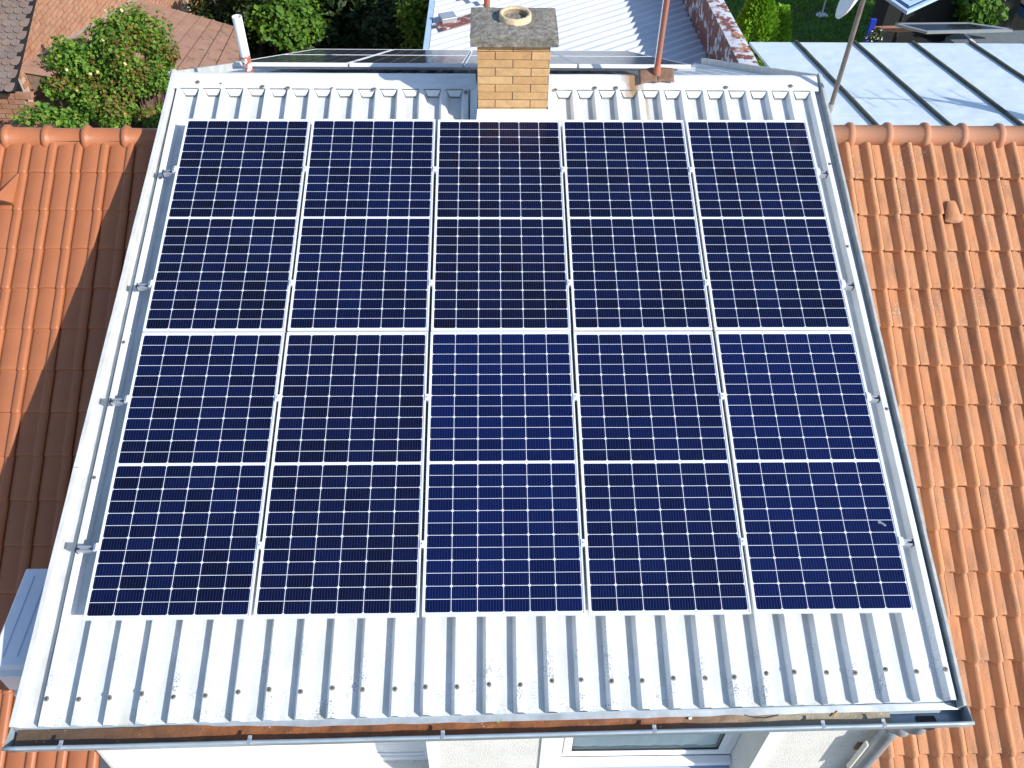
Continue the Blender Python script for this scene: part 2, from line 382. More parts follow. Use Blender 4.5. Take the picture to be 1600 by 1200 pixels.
# ------------------------------------------------------------------ mesh building
class MB:
    def __init__(s): s.v = []; s.f = []; s.m = []; s.t = []; s.sm = []
    def face(s, pts, mi=0, tone=0.0, smooth=False):
        k = len(s.v); s.v += [tuple(p) for p in pts]; s.f.append(tuple(range(k, k + len(pts)))); s.m.append(mi); s.t.append(tone); s.sm.append(smooth)
    def raw(s, vs, fs, mi=0, tone=0.0, smooth=False):
        k = len(s.v); s.v += [tuple(p) for p in vs]
        for f in fs: s.f.append(tuple(i + k for i in f)); s.m.append(mi); s.t.append(tone); s.sm.append(smooth)
    def hexa(s, p, mi=0, tone=0.0):          # p: bottom 4 (ccw seen from above) then top 4
        s.raw(p, [(3, 2, 1, 0), (4, 5, 6, 7), (0, 1, 5, 4), (1, 2, 6, 5), (2, 3, 7, 6), (3, 0, 4, 7)], mi, tone)
    def box(s, a, b, mi=0, tone=0.0):
        (x0, y0, z0), (x1, y1, z1) = a, b
        s.hexa([(x0, y0, z0), (x1, y0, z0), (x1, y1, z0), (x0, y1, z0), (x0, y0, z1), (x1, y0, z1), (x1, y1, z1), (x0, y1, z1)], mi, tone)
    def obox(s, c, ex, ey, ez, mi=0, tone=0.0):   # oriented box, half axes
        c, ex, ey, ez = map(Vector, (c, ex, ey, ez))
        s.hexa([c - ex - ey - ez, c + ex - ey - ez, c + ex + ey - ez, c - ex + ey - ez, c - ex - ey + ez, c + ex - ey + ez, c + ex + ey + ez, c - ex + ey + ez], mi, tone)
    def slab(s, poly, th, mi=0, tone=0.0, n=None):  # polygon extruded down by th along its normal
        poly = [Vector(p) for p in poly]
        n = Vector(n) if n else (poly[1] - poly[0]).cross(poly[2] - poly[0]).normalized()
        if n.z < 0: poly = poly[::-1]; n = -n if not n.z > 0 else n
        k = len(poly); low = [p - n * th for p in poly]
        fs = [tuple(range(k)), tuple(range(2 * k - 1, k - 1, -1))] + [(i, i + k, (i + 1) % k + k, (i + 1) % k) for i in range(k)]
        s.raw(poly + low, fs, mi, tone)
    def tube(s, pts, r, seg=12, mi=0, caps=True, tone=0.0):
        pts = [Vector(p) for p in pts]; rings = []
        rr = r if isinstance(r, (list, tuple)) else [r] * len(pts)
        up = None
        for i, p in enumerate(pts):
            d = (pts[min(i + 1, len(pts) - 1)] - pts[max(i - 1, 0)]).normalized()
            if up is None: up = Vector((0, 0, 1)) if abs(d.z) < 0.9 else Vector((1, 0, 0))
            a = d.cross(up).normalized(); b = d.cross(a).normalized(); up = -b if False else up
            rings.append([p + (a * math.cos(2 * math.pi * j / seg) + b * math.sin(2 * math.pi * j / seg)) * rr[i] for j in range(seg)])
        vs = [v for rg in rings for v in rg]; fs = []
        for i in range(len(pts) - 1):
            for j in range(seg):
                fs.append((i * seg + j, i * seg + (j + 1) % seg, (i + 1) * seg + (j + 1) % seg, (i + 1) * seg + j))
        s.raw(vs, fs, mi, tone, True)
        if caps:
            s.face(rings[0][::-1], mi, tone); s.face(rings[-1], mi, tone)
    def lathe(s, prof, c=(0, 0, 0), seg=32, mi=0, axis=None, jitter=0.0):
        c = Vector(c); n = len(prof); vs = []
        for j in range(seg):
            a = 2 * math.pi * j / seg
            for i, (r, z) in enumerate(prof):
                q = Vector((r * math.cos(a), r * math.sin(a), z + (random.uniform(-jitter, jitter) if jitter else 0)))
                if axis is not None: q = axis @ q
                vs.append(c + q)
        fs = [(j * n + i, ((j + 1) % seg) * n + i, ((j + 1) % seg) * n + i + 1, j * n + i + 1) for j in range(seg) for i in range(n - 1)]
        s.raw(vs, fs, mi, 0.0, True)
    def grid(s, fn, nu, nv, mi=0, smooth=True, tone=0.0):
        vs = [fn(i / nu, j / nv) for j in range(nv + 1) for i in range(nu + 1)]
        fs = [(j * (nu + 1) + i, j * (nu + 1) + i + 1, (j + 1) * (nu + 1) + i + 1, (j + 1) * (nu + 1) + i) for j in range(nv) for i in range(nu)]
        s.raw(vs, fs, mi, tone, smooth)
    def build(s, name, mats, parent=None, mtx=None, bevel=0.0, smooth=False):
        me = bpy.data.meshes.new(name)
        me.from_pydata(s.v, [], s.f)
        mats = mats if isinstance(mats, (list, tuple)) else [mats]
        for m in mats: me.materials.append(M[m] if isinstance(m, str) else m)
        me.polygons.foreach_set('material_index', s.m)
        me.polygons.foreach_set('use_smooth', [bool(x) or smooth for x in s.sm])
        a = me.attributes.new('tone', 'FLOAT', 'FACE'); a.data.foreach_set('value', s.t)
        me.update()
        o = bpy.data.objects.new(name, me); COL.objects.link(o)
        if parent is not None: o.parent = parent
        if mtx is not None: o.matrix_local = mtx
        if bevel:
            b = o.modifiers.new('bevel', 'BEVEL'); b.width = bevel; b.segments = 2; b.limit_method = 'ANGLE'; b.angle_limit = R(40)
        return o
def tag(o, label=None, cat=None, group=None, kind=None):
    if label: o['label'] = label
    if cat: o['category'] = cat
    if group: o['group'] = group
    if kind: o['kind'] = kind
    return o
def empty(name, loc, label, cat, group=None, mtx=None):
    o = bpy.data.objects.new(name, None); COL.objects.link(o); o.empty_display_size = 0.2
    if mtx is not None: o.matrix_world = mtx
    else: o.location = loc
    return tag(o, label, cat, group)
def copy_tree(o, parent=None):
    c = o.copy(); COL.objects.link(c); c.parent = parent
    for ch in list(o.children): copy_tree(ch, c)
    return c

# ------------------------------------------------------------------ ground
g = MB(); g.face([(-250, -250, 0), (250, -250, 0), (250, 250, 0), (-250, 250, 0)])
tag(g.build('ground', 'soil'), kind='structure')
g = MB(); g.grid(lambda u, v: (4.2 + u * 26, 8 + v * 40, 0.02 + 0.05 * noise.noise((u * 20, v * 30, 0))), 40, 60)
tag(g.build('lawn', 'grass'), kind='structure')
random.seed(3)
gb = MB()
for i in range(15000):
    x = random.uniform(5.5, 14); y = random.uniform(15.5, 23)
    h = random.uniform(0.05, 0.12); a = random.uniform(0, 6.28); dx, dy = math.cos(a) * 0.025, math.sin(a) * 0.025
    lx, ly = random.uniform(-.05, .05), random.uniform(-.05, .05)
    gb.face([(x - dx, y - dy, 0.03), (x + dx, y + dy, 0.03), (x + lx, y + ly, h + 0.03)], 0, random.random())
tag(gb.build('grass', 'leaf_mid'), 'short green grass on the lawn behind the pale blue roof', 'grass', kind='stuff')

# ------------------------------------------------------------------ the metal-roofed house
house = empty('metal_roofed_house', (0, 0, 0), 'white house under the ribbed white metal roof that carries the solar panels', 'house')
PITCH, RIB0, NR = 0.1936, -2.807, 30
HT, HC = -0.174, -0.119
def eave(x): return -2.690 + 0.0127 * x              # line of the gutter
def sheet_end(x): return -2.668 + 0.0158 * x         # lower edge of the ribbed sheet
prof = [(-2.862, HT)]
for i in range(NR):
    c = RIB0 + i * PITCH
    prof += [(c - 0.042, HT), (c - 0.019, HC), (c - 0.006, HC + 0.001), (c + 0.006, HC + 0.001), (c + 0.019, HC), (c + 0.046, HT)]
    if i < NR - 1: prof += [(c + 0.085, HT + 0.001), (c + 0.110, HT + 0.001)]
prof += [(2.856, HT)]
b = MB(); NV = 40
vs = []
for j in range(NV + 1):
    for (x, z) in prof:
        y0 = sheet_end(x) + 0.002 * noise.noise((x * 9, 0, 3)); y = y0 + (2.66 - y0) * j / NV
        wv = 0.0022 * noise.noise((x * 2.3, y * 1.7, 0)) + (0.003 * noise.noise((x * 7, 2, 0)) if j == 0 else 0)
        vs.append((x + 0.0025 * noise.noise((x * 3, y * 1.3, 7)), y, z + wv))
n = len(prof)
b.raw(vs, [(j * n + i, j * n + i + 1, (j + 1) * n + i + 1, (j + 1) * n + i) for j in range(NV) for i in range(n - 1)])
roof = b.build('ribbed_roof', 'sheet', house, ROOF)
sd = roof.modifiers.new('thickness', 'SOLIDIFY'); sd.thickness = 0.003; sd.offset = -1

def screw(x, y, z, r=0.016, parent=roof):
    b = MB()
    b.lathe([(0, 0.0065), (r * 0.35, 0.0065), (r * 0.5, 0.003)], seg=8, mi=1)
    b.lathe([(r * 0.5, 0.003), (r * 0.8, 0.0035), (r, 0.0015), (r * 1.02, -0.002)], seg=14)
    a = random.uniform(0, 3); tl = Matrix.Rotation(random.uniform(-.12, .12), 4, 'X') @ Matrix.Rotation(random.uniform(-.12, .12), 4, 'Y')
    return b.build('roof_screw', ['screw', 'screw_dark'], parent, Matrix.Translation((x, y, z)) @ tl @ Matrix.Rotation(a, 4, 'Z'))
random.seed(11)
for i in range(NR):
    c = RIB0 + i * PITCH
    screw(c + random.uniform(-.008, .008), -2.555 + 0.0041 * i + random.uniform(-.012, .012), HC + 0.001)
for x, y in ((-2.81, -0.02), (-2.80, 1.55), (2.81, 1.72), (2.80, 0.86), (2.81, -0.6), (-2.81, -1.1)):
    screw(x, y, HC + 0.001, 0.014)

# ridge cap with flaps bent into the troughs
gaps, gaps2 = [], []
b = MB()
def capline(x0, x1, seg):
    P = [(2.560, HC + 0.006), (2.64, HC + 0.014), (2.715, HC + 0.026), (2.745, HC + 0.016)]
    k = int((x1 - x0) / 0.06)
    b.grid(lambda u, v: (x0 + (x1 - x0) * u, P[round(v * 3)][0] + (0.004 * noise.noise((u * 40, 1, seg)) if v == 0 else 0), P[round(v * 3)][1] + 0.004 * noise.noise((x0 * 3 + u * (x1 - x0) * 3, v * 3, seg))), k, 3, smooth=False)
capline(-2.885, -1.66, 1); 
for (a, c_, sg) in ((-1.68, -0.20, 2), (0.45, 1.72, 4), (1.70, 2.865, 5)):
    capline(a, c_, sg)
for i in range(-1, NR - 1):
    c = RIB0 + i * PITCH
    x0, x1 = c + 0.050, c + PITCH - 0.050
    if i == -1: continue
    if -0.24 < x0 < 0.44 or -0.24 < x1 < 0.43: continue
    j1, j2 = random.uniform(-.006, .006), random.uniform(-.004, .004)
    yt, yb_ = 2.563, 2.522 + j1
    b.raw([(x0 - .030, yt, HC + .007), (x1 + .026, yt, HC + .007), (x1 - .006, yb_, HT + .016), (x0 + .004, yb_ + j2, HT + .016)], [(3, 2, 1, 0)])
    gaps.append((x0 + .002, x1 - .004, yb_ - .003, yb_ + j2 - .003))
    gaps2.append((x0 - .030, x1 + .024, yt))
cap = b.build('ridge_cap', 'cap', house, ROOF)
sd = cap.modifiers.new('thickness', 'SOLIDIFY'); sd.thickness = 0.002; sd.offset = -1
b = MB()
for (xa, xb, ya, yb) in gaps: b.raw([(xa, yb - .005, HT + .004), (xb, ya - .005, HT + .004), (xb, ya + .002, HT + .013), (xa, yb + .002, HT + .013)], [(0, 1, 2, 3)])
for (xa, xb, ya) in gaps2: b.raw([(xa, ya - .007, HC + .0015), (xb, ya - .007, HC + .0015), (xb, ya - .001, HC + .010), (xa, ya - .001, HC + .010)], [(0, 1, 2, 3)])
tag(b.build('flap_gap', 'grey_seal', cap), kind='stuff')
for px_, py_ in ((309, 128), (410, 135), (450, 137), (585, 139), (728, 144), (868, 140), (930, 137), (963, 137), (1135, 136), (1236, 134), (345, 130), (519, 137)):
    p = ROOF.inverted() @ on_plane(px_, py_, ROOF.to_3x3() @ Vector((0, 0, 1)), ROOF @ Vector((0, 0, HC + 0.02)))
    small = px_ in (345, 519)
    screw(p.x, p.y, HC + 0.018, 0.009 if small else 0.019, cap)

# verge flashings: flat strip, upstand and rolled rim in lapped lengths; the roof edges are not quite parallel to the ribs
def verge(side, pieces, mats):
    b = MB()
    for k, (ya, yb) in enumerate(pieces):
        e = 0.0022 * k; m = 24
        def pr(y):
            wob = 0.004 * noise.noise((y * 1.6, side * 3, k)) + 0.002 * noise.noise((y * 6, side, 2))
            if side < 0:
                xo = -2.938 + 0.0178 * y + wob
                return [(max(-2.857, xo + .042), HT + .006 + e), (xo + .040, HT + .007 + e), (xo + .036, -.100 + e), (xo + .032, -.092 + e), (xo + .004, -.090 + e), (xo, -.096 + e), (xo - .002, -.25)]
            xo = 2.893 + 0.007 * y + wob
            return [(min(2.846, xo - .030), HT + .006 + e), (xo - .028, HT + .007 + e), (xo - .026, -.102 + e), (xo - .023, -.094 + e), (xo - .003, -.097 + e), (xo, -.103 + e), (xo + .002, -.25)]
        ys = [ya + (yb - ya) * t / m for t in range(m + 1)]; k0 = 7
        vv = [(x, y, z) for y in ys for (x, z) in pr(y)]
        for i in range(k0 - 1):
            b.raw([vv[j * k0 + i + q] for j in range(m + 1) for q in (0, 1)], [(2 * j, 2 * j + 1, 2 * j + 3, 2 * j + 2) for j in range(m)], 0 if i < 1 else 1)
        b.face([(x, ya, z) for x, z in pr(ya)][1:], 1)
    o = b.build('verge_flashing', mats, house, ROOF)
    sd = o.modifiers.new('thickness', 'SOLIDIFY'); sd.thickness = 0.002; sd.offset = 0
    return o
verge(-1, [(-2.715, -1.02), (-1.05, 0.72), (0.69, 2.762)], ['verge', 'verge'])
verge(1, [(-2.66, -0.75), (-0.78, 1.20), (1.17, 2.762)], ['verge_grey', 'verge_rim'])
for sd_, yy in ((-1, -1.035), (-1, 0.705), (1, -0.765), (1, 1.185)):       # lap joints
    xo = (-2.938 + .0178 * yy) if sd_ < 0 else (2.893 + .007 * yy)
    b = MB(); xa, xb = (xo + .002, xo + .036) if sd_ < 0 else (xo - .025, xo - .002)
    b.box((xa, yy - .003, -.094), (xb, yy + .003, -.0865)); b.build('lap_joint', 'galv', house, ROOF)

# rear slope
RD = R(25.6)
ridge_w = ROOF @ Vector((0, 2.735, HC + 0.02))
REAR = Matrix.Translation(ridge_w + Vector((0, 0.01, -0.07))) @ Matrix.Rotation(-RD, 4, 'X')    # y runs down the rear slope
b = MB()
prr = [(-2.90, -0.035)]
for i in range(NR):
    c = RIB0 + i * PITCH
    prr += [(c - 0.048, -0.035), (c - 0.021, 0), (c + 0.021, 0), (c + 0.048, -0.035)]
prr += [(2.9, -0.035)]
b.raw([(x, y, z) for y in (0.0, 4.75) for x, z in prr], [(i, i + 1, len(prr) + i + 1, len(prr) + i) for i in range(len(prr) - 1)])
rr = b.build('rear_roof', 'sheet', house, REAR)
sd = rr.modifiers.new('thickness', 'SOLIDIFY'); sd.thickness = 0.003; sd.offset = -1
for x in (-2.905, 2.905):
    b = MB(); b.box((x - 0.02, -0.02, -0.12), (x + 0.02, 4.75, 0.068)); b.build('rear_verge_trim', 'verge', house, REAR)

# walls: facade with two window openings, side and back walls
YF = -2.30
b = MB()
RC = 0.18                                          # extra depth of the window reveals
ZG = at_y(960, 1172, YF + 0.09 + RC).z            # lower edge of the glass
W1 = (-1.86, -0.555, at_y(520, 1190, YF + 0.1 + RC).z, 5.98); W2 = (0.44, 1.912, ZG - 0.33, 5.98)
def facade_piece(x0, x1, z0, z1): b.box((x0, YF, z0), (x1, YF + 0.45, z1))
facade_piece(-2.93, W1[0], 0, 6.05); facade_piece(W1[1], W2[0], 0, 6.05); facade_piece(W2[1], 2.80, 0, 6.05)
facade_piece(W1[0], W1[1], 0, W1[2]); facade_piece(W2[0], W2[1], 0, W2[2]); facade_piece(W1[0], W1[1], W1[3], 6.05); facade_piece(W2[0], W2[1], W2[3], 6.05)
zr = ridge_w.z - 0.2
for xa, xb in ((-2.86, -2.56), (2.5, 2.80)):
    v8 = [(xa, YF + .45, 0), (xb, YF + .45, 0), (xb, 6.7, 0), (xa, 6.7, 0)]
    poly = [(YF + .45, 0), (6.7, 0), (6.7, 5.45), (ridge_w.y, zr - 0.02), (YF + .45, 6.05)]
    vs = [(xa, y, z) for y, z in poly] + [(xb, y, z) for y, z in poly]
    b.raw(vs, [(0, 4, 3, 2, 1), (5, 6, 7, 8, 9)] + [(i, (i + 1) % 5, (i + 1) % 5 + 5, i + 5) for i in range(5)])
b.box((-2.56, 6.4, 0), (2.5, 6.7, 5.45))
b.build('wall', 'stucco', house)
for q0_, q1_ in ((W1[1] + 0.002, W1[1] + 0.07), (W2[1] + 0.002, W2[1] + 0.11), (W2[0] - 0.16, W2[0] - 0.002), (-2.90, W1[0] - 0.002)):
    b = MB(); b.box((q0_, YF - 0.012, 3.6), (q1_, YF - 0.001, 6.03)); b.build('window_surround', 'smooth_wall', house)
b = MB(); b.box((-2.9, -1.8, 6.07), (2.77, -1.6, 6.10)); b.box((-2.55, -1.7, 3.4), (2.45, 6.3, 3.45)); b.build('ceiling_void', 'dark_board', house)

# window with closed white shutter
wn = MB(); wn.box((W1[0] + .002, YF + RC + 0.10, W1[2] + .002), (W1[1] - .002, YF + RC + 0.16, W1[2] + 0.07)); wn.box((W1[0] + .002, YF + RC + 0.10, W1[2] + 0.07), (W1[0] + 0.06, YF + RC + 0.16, W1[3] - .002)); wn.box((W1[1] - 0.075, YF + RC + 0.09, W1[2] + .07), (W1[1] - .002, YF + RC + 0.16, W1[3] - .002))
wo = wn.build('window', 'pvc', house, bevel=0.004)
b = MB()
for k in range(27):
    z = W1[2] + 0.115 + k * 0.055
    b.box((W1[0] + 0.062, YF + RC + 0.128, z + 0.002), (W1[1] - 0.077, YF + RC + 0.142, z + 0.053))
b.box((W1[0] + 0.062, YF + RC + 0.115, W1[2] + 0.072), (W1[1] - 0.077, YF + RC + 0.145, W1[2] + 0.113))
b.build('roller_shutter', 'pvc', wo, bevel=0.003)
b = MB(); b.box((W1[1] - 0.060, YF + RC + 0.080, W1[2] + 0.5), (W1[1] - 0.045, YF + RC + 0.0895, 5.9)); b.build('guide_slot', 'seal', wo)
b = MB(); b.hexa([(W1[0] - .05, YF - .07, W1[2] - .03), (W1[1] + .05, YF - .07, W1[2] - .03), (W1[1] + .05, YF - .014, W1[2] - .02), (W1[0] - .05, YF - .014, W1[2] - .02), (W1[0] - .05, YF - .07, W1[2] - .01), (W1[1] + .05, YF - .07, W1[2] - .01), (W1[1] + .05, YF - .014, W1[2] - .001), (W1[0] - .05, YF - .014, W1[2] - .001)])
b.build('window_sill', 'sill', wo)
# glazed window
wn = MB()
x0, x1, z0, z1 = W2; z0 += 0.205
wn.box((x0 + .002, YF + RC + 0.09, z0), (x1 - .002, YF + RC + 0.16, z0 + 0.055)); wn.box((x0 + .002, YF + RC + 0.09, z0 + .055), (x0 + 0.06, YF + RC + 0.16, z1 - .002)); wn.box((x1 - 0.06, YF + RC + 0.09, z0 + .055), (x1 - .002, YF + RC + 0.16, z1 - .002))
wo = wn.build('window', 'pvc', house, bevel=0.004)
b = MB(); b.box((x0 - .1, YF + RC + 0.17, z0 + .03), (x1 + .1, YF + RC + 0.55, z0 + .07)); b.build('inner_sill', 'curtain', wo)
b = MB()
b.box((x0 + .064, YF + RC + 0.075, z0 + .06), (x1 - .064, YF + RC + 0.145, z0 + 0.125)); b.box((x0 + .064, YF + RC + 0.075, z0 + .125), (x0 + 0.13, YF + RC + 0.145, z1 - .01)); b.box((x1 - 0.13, YF + RC + 0.075, z0 + .125), (x1 - .064, YF + RC + 0.145, z1 - .01))
b.build('casement_frame', 'pvc', wo, bevel=0.006)
b = MB(); b.box((x0 + .13, YF + RC + 0.085, z0 + .125), (x1 - .13, YF + RC + 0.10, z0 + .132)); b.box((x0 + .13, YF + RC + 0.085, z0 + .132), (x0 + .137, YF + RC + 0.10, z1 - .02)); b.box((x1 - .137, YF + RC + 0.085, z0 + .132), (x1 - .13, YF + RC + 0.10, z1 - .02)); b.build('glazing_seal', 'seal', wo)
b = MB(); b.face([(x0 + .13, YF + RC + 0.105, z0 + .125), (x1 - .13, YF + RC + 0.105, z0 + .125), (x1 - .13, YF + RC + 0.105, z1 - .01), (x0 + .13, YF + RC + 0.105, z1 - .01)]); b.build('pane', 'glass', wo)
b = MB(); b.grid(lambda u, v: (x0 + .138 + u * (x1 - x0 - .276), YF + RC + 0.121 + 0.005 * math.sin(u * 38 + 2 * math.sin(u * 9)) + 0.003 * math.sin(u * 90), z0 + .127 + v * 1.45), 120, 2); b.build('curtain', 'curtain', wo)
b = MB(); b.box((x0 + .002, YF + RC + 0.02, z0 - 0.06), (x1 - .002, YF + RC + 0.088, z0 - 0.002)); b.build('lower_frame', 'pvc', wo, bevel=0.006)
b = MB(); b.hexa([(x0 + .002, YF - .09, W2[2] + .005), (x1 - .002, YF - .09, W2[2] + .005), (x1 - .002, YF + RC + 0.088, W2[2] + .06), (x0 + .002, YF + RC + 0.088, W2[2] + .06), (x0 + .002, YF - .09, W2[2] + .03), (x1 - .002, YF - .09, W2[2] + .03), (x1 - .002, YF + RC + 0.088, W2[2] + .085), (x0 + .002, YF + RC + 0.088, W2[2] + .085)])
b.build('window_sill', 'sill', wo)

# gutter
def gpt(x, dy, dz):
    p = ROOF @ Vector((x, eave(x), HT)); return (x, p.y + dy, p.z + dz)
GX0, GX1 = -3.02, 2.915
sec = [(0.030, -0.012), (0.022, -0.095), (-0.010, -0.125), (-0.070, -0.125), (-0.094, -0.095), (-0.098, -0.004)]
bead = [(-0.098, -0.004)] + [(-0.108 + 0.011 * math.cos(a), -0.002 + 0.011 * math.sin(a)) for a in [0.4 + t * 0.9 for t in range(7)]]
b = MB(); K = 60
full = sec + bead[1:]
b.grid(lambda u, v: gpt(GX0 + (GX1 - GX0) * u, full[round(v * (len(full) - 1))][0], full[round(v * (len(full) - 1))][1] + 0.004 * noise.noise((u * 14, 0, 0))), K, len(full) - 1, smooth=True)
for x in (GX0, GX1): b.face([gpt(x, *q) for q in sec])
gut = b.build('gutter', 'gutter', house)
sd = gut.modifiers.new('thickness', 'SOLIDIFY'); sd.thickness = 0.003; sd.offset = 0
b = MB()
b.grid(lambda u, v: gpt(GX0 + 0.03 + 5.42 * u, 0.020 - 0.112 * v + 0.006 * noise.noise((u * 60, v * 3, 2)), -0.046 - 0.016 * min(1, v * 2) + 0.010 * noise.noise((u * 40, v * 3, 5)) + 0.016 * max(0, noise.noise((u * 9, v, 9)))), 200, 6)
b.build('gutter_sludge', 'rust_sludge', gut)
b = MB()
b.grid(lambda u, v: gpt(-2.35 + 5.235 * u, 0.070 - (0.074 * v + 0.009 * noise.noise((u * 30, 1, 1)) * v) * min(1, .45 + u * 2.5), -0.004 - 0.040 * v + 0.006 * noise.noise((u * 24, v, 1))), 160, 3)
b.build('eave_strip', 'galv', gut)
for x in (-2.68, -1.55, -0.38, 0.92, 1.97, 2.35):
    b = MB(); b.obox(gpt(x, -0.107, -0.002), (0.012, 0, 0), (0, 0.014, 0), (0, 0, 0.013)); b.obox(gpt(x, -0.085, 0.004), (0.012, 0, 0), (0, 0.016, 0.004), (0, 0, 0.002)); b.build('gutter_bracket', 'alu_dull', gut, bevel=0.003)
b = MB(); b.lathe([(0.0, 0.0), (0.066, 0.0)], c=gpt(2.68, -0.036, -0.1205), seg=20); b.build('outlet_hole', 'seal', gut)
ox, oy, oz = gpt(2.66, -0.036, -0.125)
b = MB(); b.tube([(ox, oy, oz), (ox, oy, oz - .10), (ox, oy + .03, oz - .17), (ox - .02, oy + .12, oz - .27), (2.70, YF - .14, oz - .42), (2.70, YF - 0.075, oz - .52), (2.70, YF - .075, 4.0), (2.70, YF - .075, 0.2)], [.05, .05, .05, .052, .056, .06, .06, .06], 20)
dp = b.build('downpipe', 'galv', house)
for z in (oz - .60, 4.62):
    b = MB(); b.tube([(2.70, YF - .075, z), (2.70, YF - .075, z + .06)], 0.064, 20); b.build('pipe_collar', 'galv', dp)
b = MB(); b.box((2.62, YF - 0.02, 4.9), (2.78, YF - 0.004, 5.0)); b.build('pipe_clip', 'rust_plate', dp)
b = MB(); b.obox((2.60, YF - .09, 4.98), (0.006, 0, 0), (0, 0.02, 0), (0, 0, 0.24)); b.build('pipe_strip', 'white_bit', dp)

# chimney
CX0, CX1, CY0, CY1 = -0.178, 0.419, 2.12, 2.58
CT = 8.176
b = MB(); b.box((CX0 + .004, CY0 + .004, 7.2), (CX1 - .004, CY1 - .004, CT - 0.001), 1)
random.seed(5)
L, H, J = 0.2905, 0.0715, 0.0065
zc = CT - H; k = 0
while zc > 7.35:
    odd = k % 2
    for (ax0, ax1, fix, out, ax) in ((CX0, CX1, CY0, -1, 'x'), (CX0, CX1, CY1, 1, 'x'), (CY0, CY1, CX0, -1, 'y'), (CY0, CY1, CX1, 1, 'y')):
        t = ax0
        first = (L / 2 if (odd if ax == 'x' else not odd) else L)
        while t < ax1 - 0.01:
            e = min(t + first, ax1); first = L + J
            aa, bb = t + (J / 2 if t > ax0 else 0), e - (J / 2 if e < ax1 else 0)
            jz = random.uniform(-.0015, .0015); jo = random.uniform(0, .003)
            if bb - aa > 0.02:
                z0_, z1_ = zc + jz, zc + H - J + jz
                if ax == 'x':
                    ya, yb = (fix - jo, fix + .05) if out < 0 else (fix - .05, fix + jo)
                    b.box((aa, ya, z0_), (bb, yb, z1_), 0, random.random())
                else:
                    xa, xb = (fix - jo + .002, fix + .05) if out < 0 else (fix - .05, fix + jo - .002)
                    b.box((xa, aa + .052 if t == ax0 else aa, z0_ + .0005), (xb, bb - .052 if e == ax1 else bb, z1_ - .0005), 0, random.random())
            t = e
    zc -= H + 0.0; k += 1
ch = b.build('chimney', ['yellow_brick', 'brick_mortar'], house, bevel=0.0025)
b = MB()
def slab_pt(u, v, top):
    x = -0.232 + 0.708 * u; y = 2.075 + 0.555 * v
    r = 0.006 * noise.noise((x * 30, y * 30, top * 5)) + 0.01 * noise.noise((x * 6, y * 6, top))
    return x, y, r
NU, NV2 = 56, 44
b.grid(lambda u, v: (slab_pt(u, v, 1)[0], slab_pt(u, v, 1)[1], 8.247 + slab_pt(u, v, 1)[2] * 1.0 - 0.016 * (max(abs(u - .5), abs(v - .5)) * 2) ** 6), NU, NV2)
def side(pa, pb):
    b.grid(lambda u, v: (pa[0] + (pb[0] - pa[0]) * u + 0.007 * noise.noise((u * 18, v * 4, pa[0] * 7)), pa[1] + (pb[1] - pa[1]) * u + 0.007 * noise.noise((u * 18, v * 4, pa[1] * 5 + 3)), 8.165 + v * 0.068), NU, 4)
side((-0.232, 2.075), (0.476, 2.075)); side((0.476, 2.075), (0.476, 2.63)); side((0.476, 2.63), (-0.232, 2.63)); side((-0.232, 2.63), (-0.232, 2.075))
b.face([(-0.232, 2.075, 8.166), (-0.232, 2.63, 8.166), (0.476, 2.63, 8.166), (0.476, 2.075, 8.166)])
cc = b.build('chimney_cap', 'concrete', ch)
b = MB(); b.lathe([(0.135, -0.03), (0.132, 0.048), (0.126, 0.055), (0.108, 0.052), (0.100, 0.04)], c=(0.134, 2.405, 8.24), seg=40, jitter=0.0035)
b.lathe([(0.100, 0.04), (0.098, -0.5)], c=(0.134, 2.405, 8.24), seg=40, mi=1)
b.build('flue_pot', ['flue', 'soot'], ch)
b = MB()
zb = 7.585
b.raw([(CX0 - .004, CY0 - .006, zb + .004), (CX1 + .004, CY0 - .006, zb + .004), (CX1 + .03, CY0 - .12, 7.405), (CX0 - .03, CY0 - .12, 7.405), (CX0 - .004, CY0 - .004, zb - .02), (CX1 + .004, CY0 - .004, zb - .02)], [(3, 2, 1, 0)])
for xs, s_ in ((CX0, -1), (CX1, 1)):
    pts = []
    for yy in (CY0 - .006, 2.30, CY1 - 0.02):
        zz = (ROOF @ Vector((0, (yy - .03) / math.cos(SLOPE), HC))).z
        pts.append((yy, zz))
    for (ya, za), (yb, zb2) in zip(pts, pts[1:]):
        b.face([(xs + s_ * .006, ya, za + .01), (xs + s_ * .006, yb, zb2 + .01), (xs + s_ * .006, yb, zb2 + .14), (xs + s_ * .006, ya, za + .14)])
        b.face([(xs + s_ * .006, ya, za + .012), (xs + s_ * .006, yb, zb2 + .012), (xs + s_ * .07, yb, zb2 - .005), (xs + s_ * .07, ya, za - .005)])
fl = b.build('chimney_flashing', 'sheet', ch)
sd = fl.modifiers.new('thickness', 'SOLIDIFY'); sd.thickness = 0.003; sd.offset = 0

